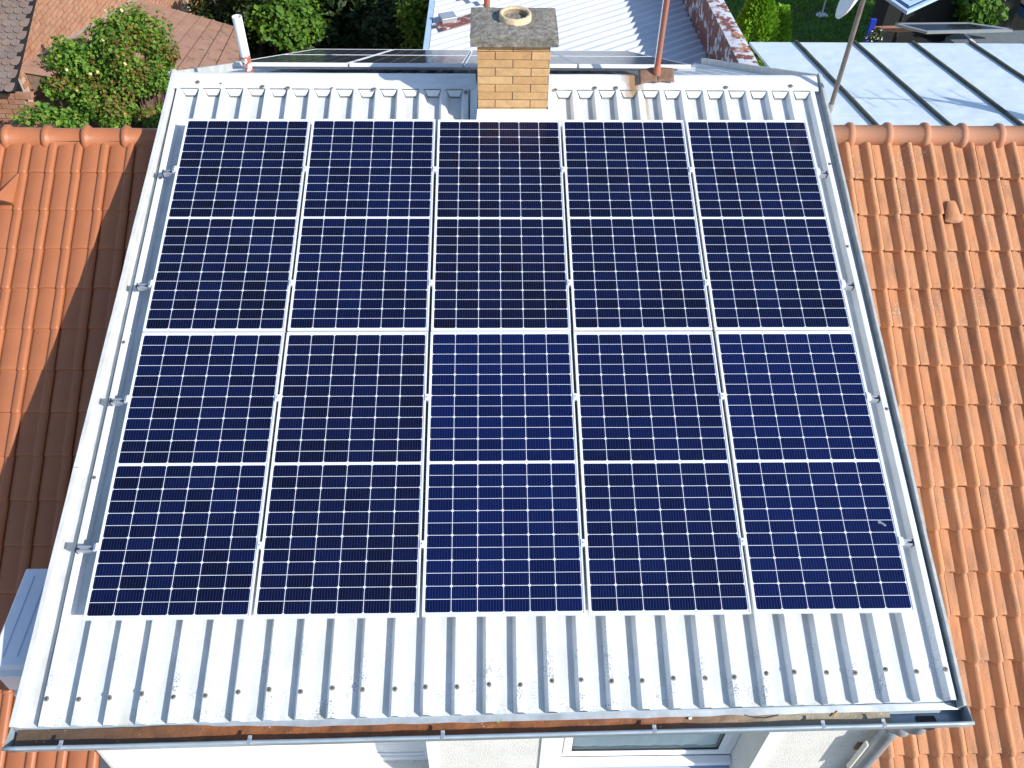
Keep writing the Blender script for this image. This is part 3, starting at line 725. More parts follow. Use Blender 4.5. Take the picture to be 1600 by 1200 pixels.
# ------------------------------------------------------------------ solar panels
PW, PH, GAP, VG, FT = 1.038, 2.094, 0.020, 0.012, 0.035
def panel_meshes():
    f = MB(); t = 0.011
    for (a, c_) in (((0, 0), (PW, t)), ((0, PH - t), (PW, PH)), ((0, t), (t, PH - t)), ((PW - t, t), (PW, PH - t))):
        f.box((a[0], a[1], -FT), (c_[0], c_[1], 0))
    l = MB(); zb = -0.004
    l.face([(t, t, zb), (PW - t, t, zb), (PW - t, PH - t, zb), (t, PH - t, zb)], 0)
    mx, my, mid = 0.0165, 0.0215, 0.017
    cw = (PW - 2 * mx) / 6; hh = (PH - 2 * my - mid) / 2 / 12; g_ = 0.0034
    random.seed(21)
    for half in (0, 1):
        for r_ in range(12):
            for c_ in range(6):
                gv = 0.0042; x0 = mx + c_ * cw + gv / 2; x1 = x0 + cw - gv; y0 = my + half * (12 * hh + mid) + r_ * hh + g_ / 2; y1 = y0 + hh - g_
                ch_ = 0.0085; zc_ = zb + 0.0008
                if r_ % 2 == 0: pts = [(x0 + ch_, y0), (x1 - ch_, y0), (x1, y0 + ch_), (x1, y1), (x0, y1), (x0, y0 + ch_)]
                else: pts = [(x0, y0), (x1, y0), (x1, y1 - ch_), (x1 - ch_, y1), (x0 + ch_, y1), (x0, y1 - ch_)]
                l.face([(x, y, zc_) for x, y in pts], 1, random.random())
                for w_ in range(9):
                    bx = x0 + (w_ + 0.5) * (x1 - x0) / 9; zw = zb + 0.0014
                    l.face([(bx - .0006, y0 + .004, zw), (bx + .0006, y0 + .004, zw), (bx + .0006, y1 - .004, zw), (bx - .0006, y1 - .004, zw)], 2)
    return f, l
fmb, lmb = panel_meshes()
TW, TH = 5 * PW + 4 * GAP, 2 * PH + VG
pg = 'solar panels on the white front roof'
lab_top = ['top row solar panel at the left end, below the white vent pipe', 'top row solar panel second from the left, in the chimney shadow side',
           'top row solar panel directly below the brick chimney', 'top row solar panel below the rusty mast, right of the chimney panel', 'top row solar panel at the right end, nearest the right ridge corner']
lab_bot = ['bottom row solar panel at the left end, beside the white outdoor unit', 'bottom row solar panel second from the left end', 'bottom row solar panel in the middle of the five, above the gutter',
           'bottom row solar panel second from the right end', 'bottom row solar panel at the right end, with a chalky smear on its glass']
proto = None
random.seed(4)
for r_ in range(2):
    for c_ in range(5):
        x = -TW / 2 + c_ * (PW + GAP); y = (VG / 2) if r_ == 0 else -TH / 2
        mt = ROOF @ Matrix.Translation((x + random.uniform(-.001, .001), y + random.uniform(-.0015, .0015), random.uniform(-.0012, .0012))) @ Matrix.Rotation(random.uniform(-.0009, .0009), 4, 'Z') @ Matrix.Rotation(random.uniform(-.002, .002), 4, 'X')
        if proto is None:
            proto = empty('solar_panel', None, None, 'solar panel', pg, mtx=mt)
            fmb.build('panel_frame', 'alu', proto, bevel=0.0012); lmb.build('cell_sheet', ['backsheet', 'cell', 'busbar'], proto)
            o = proto
        else:
            o = copy_tree(proto); o.matrix_world = mt
        tag(o, (lab_top if r_ == 0 else lab_bot)[c_])
        for ch_ in o.children:
            if ch_.name.startswith('cell_sheet'): ch_.color = ([(.0, .2), (.07, .1), (.0, .6), (.04, .2), (.06, .1)] if r_ == 0 else [(.05, .1), (.05, .45), (.30, 0), (.18, .1), (.33, 0)])[c_] + (0, 1)
        if r_ == 1 and c_ == 4:
            b = MB(); random.seed(2)
            for (cx, cy, rad) in ((0.93, 0.60, .013), (0.945, 0.592, .008), (0.955, 0.583, .009), (0.962, 0.578, .008)):
                b.lathe([(0, .0012), (rad * .7, .001), (rad, .0002)], c=(cx, cy, -0.002), seg=12)
            b.build('bird_smear', plain('chalky_smear', (0.20, 0.22, 0.30), 0.8, var=0.4, scale=40), o)

# rails with clamps (each rail: profile, end clamps, mid clamps, feet)
rl_labels = ['topmost mounting rail under the upper panel row', 'second mounting rail from the top, under the upper panel row', 'third mounting rail from the top, under the lower panel row', 'lowest mounting rail, nearest the gutter']
random.seed(9)
for k, (yy, xl, xr) in enumerate(((1.55, -2.755, 2.73), (0.43, -2.765, 2.735), (-0.55, -2.775, 2.735), (-1.63, -2.79, 2.74))):
    rail = empty('mounting_rail', None, rl_labels[k], 'rail', 'rails carrying the front solar panels', mtx=ROOF @ Matrix.Translation((0, yy, 0)))
    b = MB(); z0, z1 = -FT - 0.042, -FT - 0.002
    b.box((xl, -0.020, z0), (xr, -0.008, z1)); b.box((xl, 0.008, z0), (xr, 0.020, z1)); b.box((xl, -0.008, z0), (xr, 0.008, z0 + 0.02))
    b.build('rail_profile', 'alu_dull', rail)
    for x, s_ in ((xl, -1), (xr, 1)):
        b = MB(); b.box((x - .004, -0.022, z0 - .003), (x + .004, 0.022, z1 + .004)); b.box((x - .012, -0.008, z0 + .01), (x + .012, 0.008, z1 - .008)); b.build('end_cap', 'black', rail)
    for xe, s_ in ((-TW / 2, -1), (TW / 2, 1)):
        b = MB(); b.box((min(xe + s_ * .002, xe + s_ * .03), -0.025, z1 + .001), (max(xe + s_ * .002, xe + s_ * .03), 0.025, -0.008)); b.box((min(xe - s_ * .006, xe + s_ * .014), -0.025, 0.0015), (max(xe - s_ * .006, xe + s_ * .014), 0.025, 0.005)); b.build('end_clamp', 'alu', rail)
    for c_ in range(1, 5):
        xm = -TW / 2 + c_ * (PW + GAP) - GAP / 2
        b = MB(); b.box((xm - .017, -0.025, 0.0015), (xm + .017, 0.025, 0.0055)); b.lathe([(0, .006), (.006, .006), (.007, 0)], c=(xm, 0, 0.0056), seg=10); b.box((xm - .008, -.02, z1 + .001), (xm + .008, .02, 0.0014)); b.build('mid_clamp', 'alu', rail)
    for i in (1, 7, 13, 19, 25, 28):
        xc = RIB0 + i * PITCH
        b = MB(); b.box((xc - .02, -0.05, HC + .003), (xc + .02, 0.05, HC + .008)); b.box((xc - .006, 0.021, HC + .008), (xc + .006, 0.026, z1)); b.build('rail_foot', 'alu_dull', rail)

# rear solar panels (two rows of four, seen at a grazing angle)
RP = R(25.2)
P0 = CAM + (Vector((-2.364, 2.781, 7.654)) - CAM) * 1.026
RMT = Matrix.Translation(P0) @ Matrix.Rotation(-RP, 4, 'X')
rlab = [['rear slope solar panel in the near row behind the white vent pipe', 'rear slope solar panel in the near row, second from the left', 'rear slope solar panel in the near row, half hidden behind the brick chimney', 'rear slope solar panel in the near row, right of the chimney beside the rusty mast'],
        ['rear slope solar panel in the far row at the left end', 'rear slope solar panel in the far row, second from the left', 'rear slope solar panel in the far row, hidden mostly behind the chimney', 'rear slope solar panel in the far row at the right end']]
for r_ in range(2):
    for c_ in range(4):
        o = copy_tree(proto); o.matrix_world = RMT @ Matrix.Translation((c_ * (PW + GAP), r_ * (PH + VG), 0)); o['group'] = 'solar panels on the rear roof slope'; o['label'] = rlab[r_][c_]
for yy, lb in ((0.45, 'rail under the near row of rear panels, its end behind the white vent pipe'), (3.6, 'rail under the far row of rear solar panels')):
    rail = empty('mounting_rail', None, lb, 'rail', 'rails carrying the rear solar panels', mtx=RMT @ Matrix.Translation((0, yy, 0)))
    b = MB(); b.box((-0.12, -.02, -.078), (4.35, .02, -.038)); b.build('rail_profile', 'alu_dull', rail)
    b = MB(); b.box((-.125, -.021, -.08), (-.1205, .021, -.036)); b.build('end_cap', 'black', rail)

# ------------------------------------------------------------------ things on the house
b = MB(); zz = 7.30
b.tube([(0, 0, 0), (0.0, 0, 0.70)], 0.042, 20, caps=False); b.tube([(0, 0, 0.70), (0, 0, 0.0)], 0.036, 20, caps=False)
b.lathe([(0.036, 0.70), (0.042, 0.70)], seg=20); b.lathe([(0, 0.6), (0.036, 0.6)], seg=20)
vp = b.build('vent_pipe', 'pipe', None, Matrix.Translation((-2.268, 2.86, 7.335)))
tag(vp, 'short white vent pipe with flaking red foot behind the ridge cap', 'vent pipe')

mp = ROOF @ Vector((1.412, 2.71, HC + .05))
mast = empty('mast', mp, 'tall rusty red mast clamped to the ridge cap right of the chimney', 'mast')
b = MB(); b.tube([(0, 0, -.02), (0, 0, 1.2), (0.004, 0, 2.4)], 0.0225, 14); b.build('pole', 'mast_red', mast)
b = MB(); b.tube([(-0.03, -.005, 0.05), (-0.036, -.01, 0.9), (-.03, -.01, 1.5)], 0.003, 6); b.build('cable', 'dish_white', mast)
b = MB()
for s_ in (-1, 1):
    b.grid(lambda u, v: (s_ * u * 0.155, -0.085 + 0.14 * v + 0.012 * u * s_ + 0.008 * math.sin(u * 5 + v), -0.055 + 0.03 * v - 0.028 * (1 - v) + 0.03 * u * (1 - u) - 0.012 * u + (0.012 if s_ > 0 else 0) * u + 0.055), 10, 6)
br = b.build('saddle_bracket', 'rust_plate', mast); sd = br.modifiers.new('t', 'SOLIDIFY'); sd.thickness = 0.006
b = MB(); b.lathe([(0.026, 0.09), (0.034, 0.06), (0.036, 0.0)], seg=16); b.build('pole_socket', 'mast_red', mast)

# antenna pole at the right verge, with its dish
pb = at_x(1297, 170, 3.0)
dpole = empty('antenna_pole', pb, 'slim brown steel pole beside the right verge holding the satellite dish', 'pole')
b = MB(); b.tube([(0, 0, -1.3), (0, 0, 0.02)], 0.016, 12); b.build('lower_pole', 'mast_grey', dpole)
b = MB(); b.tube([(0, 0, 0.02), (0, 0, 1.55)], 0.021, 14); b.build('upper_pole', 'mast_grey', dpole)
b = MB(); b.tube([(0.0, 0, -.03), (0, 0, .05)], 0.026, 12); b.box((-.06, -.02, -0.6), (0.0, .02, -.57)); b.build('pole_bracket', 'galv', dpole)
# dish
dc = at_y(1331, -13, pb.y - 0.05)
dish = empty('satellite_dish', dc, 'white satellite dish on the slim pole above the pale blue roof', 'satellite dish')
dirv = Vector((-0.88, 0.22, 0.30)).normalized()
ax = dirv.to_track_quat('Z', 'Y').to_matrix()
b = MB(); b.lathe([(0.0, -0.050), (0.07, -0.046), (0.13, -0.033), (0.18, -0.014), (0.212, 0.004), (0.22, 0.004), (0.22, -0.006), (0.18, -0.030), (0.10, -0.055), (0, -0.066)], seg=44, axis=ax); b.build('reflector', 'dish_white', dish)
b = MB()
top = Vector(pb) + Vector((0, 0, 0)) - dc
hold = Vector((pb.x - dc.x, pb.y - dc.y, -0.02))
b.obox(hold, (.03, 0, 0), (0, .03, 0), (0, 0, .045)); b.tube([hold, -dirv * 0.06], 0.018, 10); b.obox(hold * .5 - dirv * .03, (.05, 0, 0.01), (0, .012, 0), (0, 0, .03)); b.build('dish_mount', 'dish_white', dish, bevel=0.003)
b = MB(); armend = dirv * 0.30 + Vector((0, 0, 0.22)); b.tube([Vector((0, 0, 0.20)), armend], 0.008, 8); b.build('feed_arm', 'alu_dull', dish)
b = MB(); b.tube([armend, armend - (armend - ax @ Vector((0, 0, 0.0))).normalized() * 0.09], 0.02, 12); b.build('feed_horn', 'dish_white', dish)

# outdoor unit on the left wall
AZ = 6.08
q0 = at_z(40, 896, AZ); q1 = at_z(33, 1038, AZ)
ac = empty('outdoor_unit', ((q0.x - 0.0), q1.y, AZ - 0.69), 'white air conditioner outdoor unit on the left wall above the orange tiles', 'air conditioner')
Ld = q0.y - q1.y + 0.03; Dp = 0.33
b = MB(); b.box((0, 0, 0), (Dp, Ld, 0.66)); b.build('casing', 'ac', ac, bevel=0.025)
b = MB(); b.box((-.012, -.012, 0.661), (Dp + .012, Ld + .012, 0.69)); lid = b.build('lid', 'ac', ac, bevel=0.012)
b = MB()
for x in (0.07, 0.16, 0.25): b.box((x - .004, 0.05, 0.6905), (x + .004, Ld - .05, 0.693))
b.build('lid_groove', 'sill', lid)
b = MB(); b.box((0.03, -0.040, 0.40), (0.24, -.001, 0.60)); b.box((0.05, -0.06, 0.08), (0.24, -.001, 0.37)); b.box((0.08, -0.064, 0.2), (0.11, -.0605, 0.33), 1); b.build('valve_cover', ['ac', 'black'], ac, bevel=0.018)
b = MB()
for i in range(8):
    b.lathe([(0.035 + i * .026, 0), (0.041 + i * .026, 0)], c=(-0.014, Ld * .45, 0.33), seg=28, axis=Matrix.Rotation(R(90), 3, 'Y'))
b.build('fan_grille', 'ac', ac)
b = MB()
wx = -2.93 - q0.x
for y in (0.1, Ld - .1): b.box((0.02, y - .02, -0.04), (wx, y + .02, -.002)); b.box((wx - .03, y - .02, -0.4), (wx, y + .02, -.041))
b.build('wall_bracket', 'galv', ac)

# bits lying in the gutter
def gut_at(px_, py_): return at_z(px_, py_, gpt(0, 0, -0.05)[2])
p = gut_at(779, 1126); b = MB(); b.raw([(-.010, -.018, .004), (.012, -.016, .008), (.016, .006, .014), (.002, .022, .010), (-.014, .008, .004)], [(0, 1, 2, 3, 4)]); tag(b.build('leaf', 'leaflet', None, Matrix.Translation(p)), 'small yellow green leaf lying in the rusty gutter', 'leaf')
p = gut_at(1078, 1123); b = MB(); b.obox((0, 0, 0.006), (.011, .003, 0), (-.002, .006, .001), (0, 0, .004)); tag(b.build('chip', 'white_bit', None, Matrix.Translation(p), bevel=.002), 'small white chip lying in the gutter right of the green leaf', 'debris')
p = gut_at(1304, 1117); b = MB(); b.tube([(-.018, -.018, .012), (.018, .016, .020)], .005, 8); tag(b.build('stick', 'stick', None, Matrix.Translation(p)), 'short orange stick lying in the gutter near the right end', 'debris')
p = gut_at(1190, 1121); b = MB(); b.tube([(-.11, .014, .012), (-.05, -.004, .010), (0.02, -.008, .010), (0.07, 0, .014), (.10, .006, .012), (.105, .014, .012)], .0028, 6); tag(b.build('wire', 'wire', None, Matrix.Translation(p)), 'thin bent wire lying in the gutter', 'wire')

# ------------------------------------------------------------------ tiled houses
def tile_field(b, rows, cols, rw, cw, zu, yoff, lip, nu, seed, tilt=0.016, jit=0.003, skip=None, gap=0.004):
    random.seed(seed)
    for r_ in range(rows):
        for c_ in range(cols):
            if skip and skip(r_, c_): continue
            x0 = c_ * cw; y0 = -r_ * rw                     # y up the slope, row 0 at the ridge
            jx, jy, jz = random.uniform(-jit, jit) * .6, random.uniform(-jit, jit), random.uniform(-jit, jit) * .6
            ja = random.uniform(-jit, jit) * 1.0
            rowsv = [(0.0, 0.0, 0.0), (rw * 0.5, tilt * 0.5, 0.0), (rw - 0.03, tilt * .93, 0.0), (rw - 0.008, tilt, -0.001), (rw, tilt, -0.006), (rw + 0.001, tilt, -lip)]
            vs = []
            for (d, tz, ez) in rowsv:
                for i in range(nu + 1):
                    u = i / nu * 0.992
                    yo = yoff(u) if d > rw * .6 else 0
                    vs.append((x0 + gap / 2 + u * (cw - gap) + jx + ja * d, y0 - d - yo + jy, zu(u) + tz + ez + jz))
            k = nu + 1
            b.raw(vs, [(j * k + i + 1, j * k + i, (j + 1) * k + i, (j + 1) * k + i + 1) for j in range(len(rowsv) - 1) for i in range(nu)], 0, random.random(), True)
            # side wall of the overlapping edge
            e = [vs[j * k + nu] for j in range(len(rowsv))]
            for j in range(len(e) - 1):
                b.face([e[j], e[j + 1], (e[j + 1][0] + .001, e[j + 1][1], e[j + 1][2] - 0.03), (e[j][0] + .001, e[j][1], e[j][2] - 0.03)], 0, 0.6)
def ridge_run(name_parent, x0, n, length, y, z, r, mat, flare, collar_left):
    for i in range(n):
        xa = x0 + i * length
        b = MB()
        pr = [(0.0, r * 1.0), (length - 0.03, r * 0.97), (length + 0.02, r * 0.96)]
        segs = 16; A0, A1 = R(-35), R(215)
        def ringpts(x, rad, thick=0): return [(xa + x, y + rad * math.cos(A0 + (A1 - A0) * j / segs), z + rad * math.sin(A0 + (A1 - A0) * j / segs)) for j in range(segs + 1)]
        jz = random.uniform(-.004, .004)
        if collar_left: st = [(0.0, r * .95), (0.0, r * 1.16), (0.012, r * 1.24), (0.035, r * 1.24), (0.05, r * 1.12), (0.06, r), (length + .005, r * .97)]
        else: st = [(0.0, r * .97), (length - .065, r), (length - .055, r * 1.12), (length - .04, r * 1.24), (length - .012, r * 1.24), (length, r * 1.15), (length, r * .96)]
        rings = [ringpts(x, rad) for x, rad in st]; rings = [[(p[0], p[1], p[2] + jz) for p in rg] for rg in rings]
        vs = [p for rg in rings for p in rg]; k = segs + 1
        b.raw(vs, [(a * k + j, (a + 1) * k + j, (a + 1) * k + j + 1, a * k + j + 1) for a in range(len(st) - 1) for j in range(segs)], 0, 0, True)
        b.build('ridge_tile', mat, name_parent)

SL = R(27.58)
left = empty('orange_tiled_house', (-4.5, 0, 0), 'house left of the metal roof, smooth flat orange tiles half in shadow', 'house')
LI = Matrix.Translation((4.5, 0, 0))
n_l = Vector((0, -math.sin(SL), math.cos(SL)))
org = Vector((-3.193, 1.916, 7.075))
CWL, RWL = 0.2263, 0.3570
upl = Vector((0, math.cos(SL), math.sin(SL)))
def zu_left(u):
    if u < 0.06: return -0.004 + 0.010 * u / .06
    if u < 0.66: return 0.006 + 0.010 * math.sin((u - .06) / .6 * math.pi)
    if u < 0.72: return 0.006 + 0.018 * (u - .66) / .06
    if u < 0.94: return 0.024 + 0.003 * math.sin((u - .72) / .22 * math.pi)
    return 0.024 - 0.018 * (u - .94) / .052
ncl, nrl = 15, 19
start = org + upl * RWL - Vector((CWL * (ncl - 1), 0, 0))
ML = LI @ Matrix.Translation(start - n_l * 0.012) @ Matrix.Rotation(SL, 4, 'X')
b = MB(); tile_field(b, nrl, ncl, RWL, CWL, zu_left, lambda u: 0.010 if u > .7 else 0.0, 0.022, 24, 31, tilt=0.014, jit=0.0022, gap=0.006)
b.face([(-0.2, 0.05, -0.03), (ncl * CWL, 0.05, -0.03), (ncl * CWL, -nrl * RWL, -0.03), (-.2, -nrl * RWL, -0.03)][::-1], 1)
tl = b.build('tile_roof', ['tile_new', 'tile_dark'], left, ML)
YR, rz = 2.252, 7.24
random.seed(8)
ridge_run(left, -6.42 + 4.5, 10, 0.346, YR, rz - 0.045, 0.100, 'tile_new', 0, True)
b = MB(); b.box((-2.3, YR - .09, rz - .10), (1.55, YR - .06, rz - 0.005)); b.build('ridge_seal', 'seal', left)
b = MB(); b.slab([(-2.4, YR + .035, rz - .06), (1.52, YR + .035, rz - .06), (1.52, 4.6, rz - 1.75), (-2.4, 4.6, rz - 1.75)], 0.04); b.build('rear_tile_slope', 'tile_new', left)
b = MB(); b.box((-2.4, -4.2, 0), (1.50, 4.4, 3.3)); b.build('wall', 'smooth_wall', left)
# little hood tile at the left picture edge
hp = on_plane(8, 322, n_l, org) + n_l * 0.02
b = MB(); hw, hl, hh_ = 0.15, 0.30, 0.11
vsv = [(-hw, 0, 0), (hw * .55, 0, 0), (hw * .30, 0, hh_ * .9), (-hw * .6, 0, hh_ * .9), (hw * .42, hl, 0.01), (hw * .36, hl * 1.0, 0.012)]
b.raw([(-hw, 0, 0), (hw * .6, 0, 0), (hw * .62, 0, .05), (-hw * .2, 0.01, hh_), (hw * .55, hl, 0.006), (hw * .62, hl, 0.003)], [(0, 1, 2, 3), (3, 2, 5, 4), (0, 3, 4), (1, 5, 2)])
hv = b.build('vent_hood', 'tile_new', left, LI @ Matrix.Translation(hp) @ Matrix.Rotation(SL, 4, 'X'), bevel=0.006)
b = MB()
for i in range(4): b.box((-0.10 + i * .002, -0.004, 0.012 + i * .018), (0.07 - i * .008, -0.001, 0.020 + i * .018))
b.build('vent_slot', 'tile_dark', hv)

SRR = R(29.76)
right = empty('weathered_tiled_house', (4.5, 0, 0), 'house right of the metal roof, wavy weathered orange tiles and pale blue rear roof', 'house')
RI = Matrix.Translation((-4.5, 0, 0))
n_r = Vector((0, -math.sin(SRR), math.cos(SRR))); upr = Vector((0, math.cos(SRR), math.sin(SRR)))
orr = Vector((4.022, 2.052, 6.94)); CWR, RWR = 0.1945, 0.3513
def zu_right(u):
    if u < 0.40: return 0.003 * math.sin(u / .40 * math.pi)
    if u < 0.74:
        t = (u - .40) / .34; return 0.054 * (t * t * (3 - 2 * t))
    if u < 0.80: return 0.054 + .001
    t = min(1, (u - .80) / .19); return 0.054 - 0.038 * t * t * (1.6 - .6 * t)
ncr, nrr = 18, 19
start = orr + upr * RWR - Vector((CWR * 6, 0, 0))
MR = RI @ Matrix.Translation(start - n_r * 0.03) @ Matrix.Rotation(R(0.5), 4, Vector((0, 0, 1))) @ Matrix.Rotation(SRR, 4, 'X')
b = MB(); tile_field(b, nrr, ncr, RWR, CWR, zu_right, lambda u: 0.022 * max(0.0, math.sin(min(1, max(0, (u - .35) / .6)) * math.pi)), 0.022, 30, 37, tilt=0.034, jit=0.004, gap=0.009, skip=lambda r_, c_: (c_ == 0 and r_ > 20))
b.face([(0.03, 0.05, -0.03), (ncr * CWR, 0.05, -0.03), (ncr * CWR, -nrr * RWR, -0.03), (0.03, -nrr * RWR, -0.03)][::-1], 1)
b.build('tile_roof', ['tile_old', 'tile_dark'], right, MR)
rzr = 6.94 + (2.44 - 2.052) * math.tan(SRR)
random.seed(12)
ridge_run(right, 3.02 - 4.5 - 0.10, 11, 0.349, 2.46, rzr - 0.035, 0.10, 'ridge_old', 0, False)
b = MB(); b.grid(lambda u, v: (-1.45 + 3.3 * u, 2.345 + 0.06 * v + 0.012 * noise.noise((u * 60, v, 0)), rzr - .105 + 0.06 * v + 0.018 * noise.noise((u * 70, v * 2, 3))), 160, 4); b.build('mortar_bed', 'mortar', right)
# bump vent tile
hp = on_plane(1488, 332, n_r, orr) - Vector((4.5, 0, 0))
def dome(u, v):
    wd = 0.17 * (0.25 + 0.75 * (1 - v) ** .5)
    hgt = 0.046 * math.sin(u * math.pi) ** .7 * (min(1, v / .14) ** .5) * math.cos(v * math.pi / 2) ** .8
    return ((u - .5) * wd, -0.09 + v * 0.20 - 0.02 * math.sin(u * math.pi) * (1 - v), 0.006 + hgt)
b = MB(); b.grid(dome, 20, 20)
b.build('vent_tile', 'tile_old', right, Matrix.Translation(hp + n_r * .008) @ Matrix.Rotation(SRR, 4, 'X'))
# pale blue rear roof with standing seams
BD = R(10.7)
n_b = Vector((0, math.sin(BD), math.cos(BD))); pb0 = Vector((4, 2.5, 7.1))
def on_blue(x, y): return pb0 + Vector((x - 4, y - 2.5, -(y - 2.5) * math.tan(BD)))
b = MB(); b.slab([on_blue(3.05, 2.5), on_blue(8.6, 2.5), on_blue(8.6, 5.48), on_blue(3.05, 5.48)], 0.03)
mr = b.build('metal_roof', 'blue_metal', right, RI)
for i in range(8):
    x = 2.905 + 0.7075 * i
    if x < 3.1: continue
    b = MB(); m_ = 14; vs = []
    for j in range(m_ + 1):
        p = on_blue(x + 0.006 * noise.noise((i * 3.3, j * .6, 0)), 2.5 + 2.985 * j / m_)
        vs += [p + Vector((-.02, 0, .002)), p + Vector((-.013, 0, .030)), p + Vector((.013, 0, .030)), p + Vector((.02, 0, .002))]
    b.raw(vs, [(j * 4 + k, j * 4 + k + 1, j * 4 + k + 5, j * 4 + k + 4) for j in range(m_) for k in range(3)] + [(m_ * 4 + 3, m_ * 4 + 2, m_ * 4 + 1, m_ * 4)])
    b.build('standing_seam', 'seam', mr)
b = MB(); b.box((3.20 - 4.5, -4.4, 0), (8.5 - 4.5, 2.6, 3.5)); b.box((3.06 - 4.5, 2.6, 0), (8.5 - 4.5, 5.35, 6.3)); b.build('wall', 'smooth_wall', right)

# out of frame to the right, on the tiled house: antenna whose shadow lies on the pale blue roof
sp_ = on_blue(5.15, 3.05) + SUN * 2.2
an = empty('roof_antenna', sp_, 'satellite dish on a mast at the right end of the weathered tile roof', 'antenna')
b = MB(); b.tube([(0, 0, 0.5), (0, 0, -2.2)], 0.024, 10); b.build('pole', 'mast_grey', an)
ax2 = Vector((-0.5, -0.7, .5)).normalized().to_track_quat('Z', 'Y').to_matrix()
b = MB(); b.lathe([(0, -.05), (.2, -.02), (.33, .02), (.34, .012), (.2, -.03), (0, -.06)], seg=30, axis=ax2); b.build('reflector', 'dish_white', an)
b = MB(); b.tube([(-0.9, .1, .36), (0.5, -.05, .36)], 0.008, 8)
for i in range(6): b.tube([(-.8 + i * .22, -.15, .37), (-.8 + i * .22, .3, .37)], 0.004, 6)
b.build('yagi_beam', 'alu_dull', an)

# ------------------------------------------------------------------ corrugated building behind
cn = Vector((0, math.sin(R(5)), math.cos(R(5)))); cp = Vector((1, 9.5, 4.5))
def on_c(x, y): return on_plane(x, y, cn, cp)
d1, d2 = on_c(875, 80), on_c(1025, 32.5)
dv = (d2 - d1).normalized(); perp = cn.cross(dv).normalized()
def xl_c(y): return -1.06 + 0.003 * (y - 9.2)
corrb = empty('corrugated_roof_building', (1.2, 12, 0), 'low building behind the chimney with white corrugated roof and peeling red parapet', 'building')
CI = Matrix.Translation((-1.2, -12, 0))
b = MB()
ya, yb, nx, ny = 6.95, 17.0, 220, 460
def cpt(u, v):
    y = ya + (yb - ya) * v; x = -1.06 + (4.54) * u
    p = Vector((x, y, cp.z - (y - cp.y) * math.tan(R(5))))
    p.z += 0.024 * math.sin(p.dot(perp) * 2 * math.pi / 0.205)
    return p
b.grid(cpt, nx, ny); b.build('corrugated_roof', 'corr', corrb, CI)
b = MB()
def cz(y): return cp.z - (y - cp.y) * math.tan(R(5))
b.box((-1.0, 7.0, 0), (3.45, 16.9, cz(16.9) - 0.06)); b.build('wall', 'rough_white', corrb, CI)
b = MB()       # left trim
b.raw([(-1.16, ya, cz(ya) - .16), (-1.07, ya, cz(ya) - .16), (-1.07, ya, cz(ya) + .02), (-1.16, ya, cz(ya) + .02), (-1.16, yb, cz(yb) - .16), (-1.07, yb, cz(yb) - .16), (-1.07, yb, cz(yb) + .02), (-1.16, yb, cz(yb) + .02)], [(3, 2, 1, 0), (4, 5, 6, 7), (0, 1, 5, 4), (1, 2, 6, 5), (2, 3, 7, 6), (3, 0, 4, 7)])
b.build('roof_trim', 'pale_frame', corrb, CI)
b = MB()       # parapet
PHH = 0.70
def par(y, x, h): return (x, y, cz(y) + h)
m_ = 60
b.grid(lambda u, v: (3.478 + 0.006 * noise.noise((u * 60, v * 2, 0)), 6.95 + 10.05 * u, cz(6.95 + 10.05 * u) - 0.06 + v * (PHH + .06)), m_, 4, 0, False)
b.grid(lambda u, v: (3.478 - .012 + 0.28 * v, 6.95 + 10.05 * u, cz(6.95 + 10.05 * u) + PHH + 0.004 + 0.012 * math.sin(v * 3.14)), m_, 4, 1, False)
b.face([par(6.95, 3.478, -.5), par(6.95, 3.745, -.5), par(6.95, 3.745, PHH), par(6.95, 3.478, PHH)], 0)
b.grid(lambda u, v: (3.746, 6.95 + 10.05 * u, cz(6.95 + 10.05 * u) - 4 + v * (PHH + 4)), m_, 2, 0, False)
b.build('parapet', ['peel_side', 'peel_top'], corrb, CI)
p1, p2 = on_c(684, 47), on_c(752, 27)
b = MB(); dd = (p2 - p1); pw = dd.cross(cn).normalized() * 0.14
b.slab([p1 - pw + cn * .05, p2 - pw + cn * .05, p2 + pw + cn * .05, p1 + pw + cn * .05], 0.02, n=cn); b.build('rusty_flashing', 'peel_side', corrb, CI)
b = MB(); pc = on_c(700, 36); b.obox(pc + cn * .08, (.13, .05, 0), (-.04, .12, 0), (0, 0, .06)); b.build('roof_box', 'alu_dull', corrb, CI, bevel=.01)
pc = on_c(761, 10); vb = MB(); vb.tube([(0, 0, -.02), (0, 0, .16)], .055, 16, 1); vb.tube([(0, 0, .16), (0, 0, 1.1)], .055, 16, 0)
tag(vb.build('vent_pipe', ['dish_white', 'mast_red'], None, Matrix.Translation(pc)), 'white vent pipe with red foot on the corrugated roof above the chimney', 'vent pipe')

# ------------------------------------------------------------------ brown roof, brick gable and grey roof at the back left
bn = Vector((0.26, 0.16, 0.80)).normalized(); bp = CAM + ray(200, 60) * ((10.6 - CAM.y) / ray(200, 60).y)
def on_br(x, y): return on_plane(x, y, bn, bp)
shed = empty('brown_roofed_shed', (bp.x, bp.y, 0), 'shed with mossy brown sheet roof behind the rose bush', 'shed')
SI = Matrix.Translation((-bp.x, -bp.y, 0))
outline = [(27, 102), (75, 110), (250, 142), (370, 150), (376, 44), (300, 22), (226, 2), (215, -20), (165, -20)]
b = MB(); b.slab([on_br(*q) for q in outline], 0.10, n=bn)
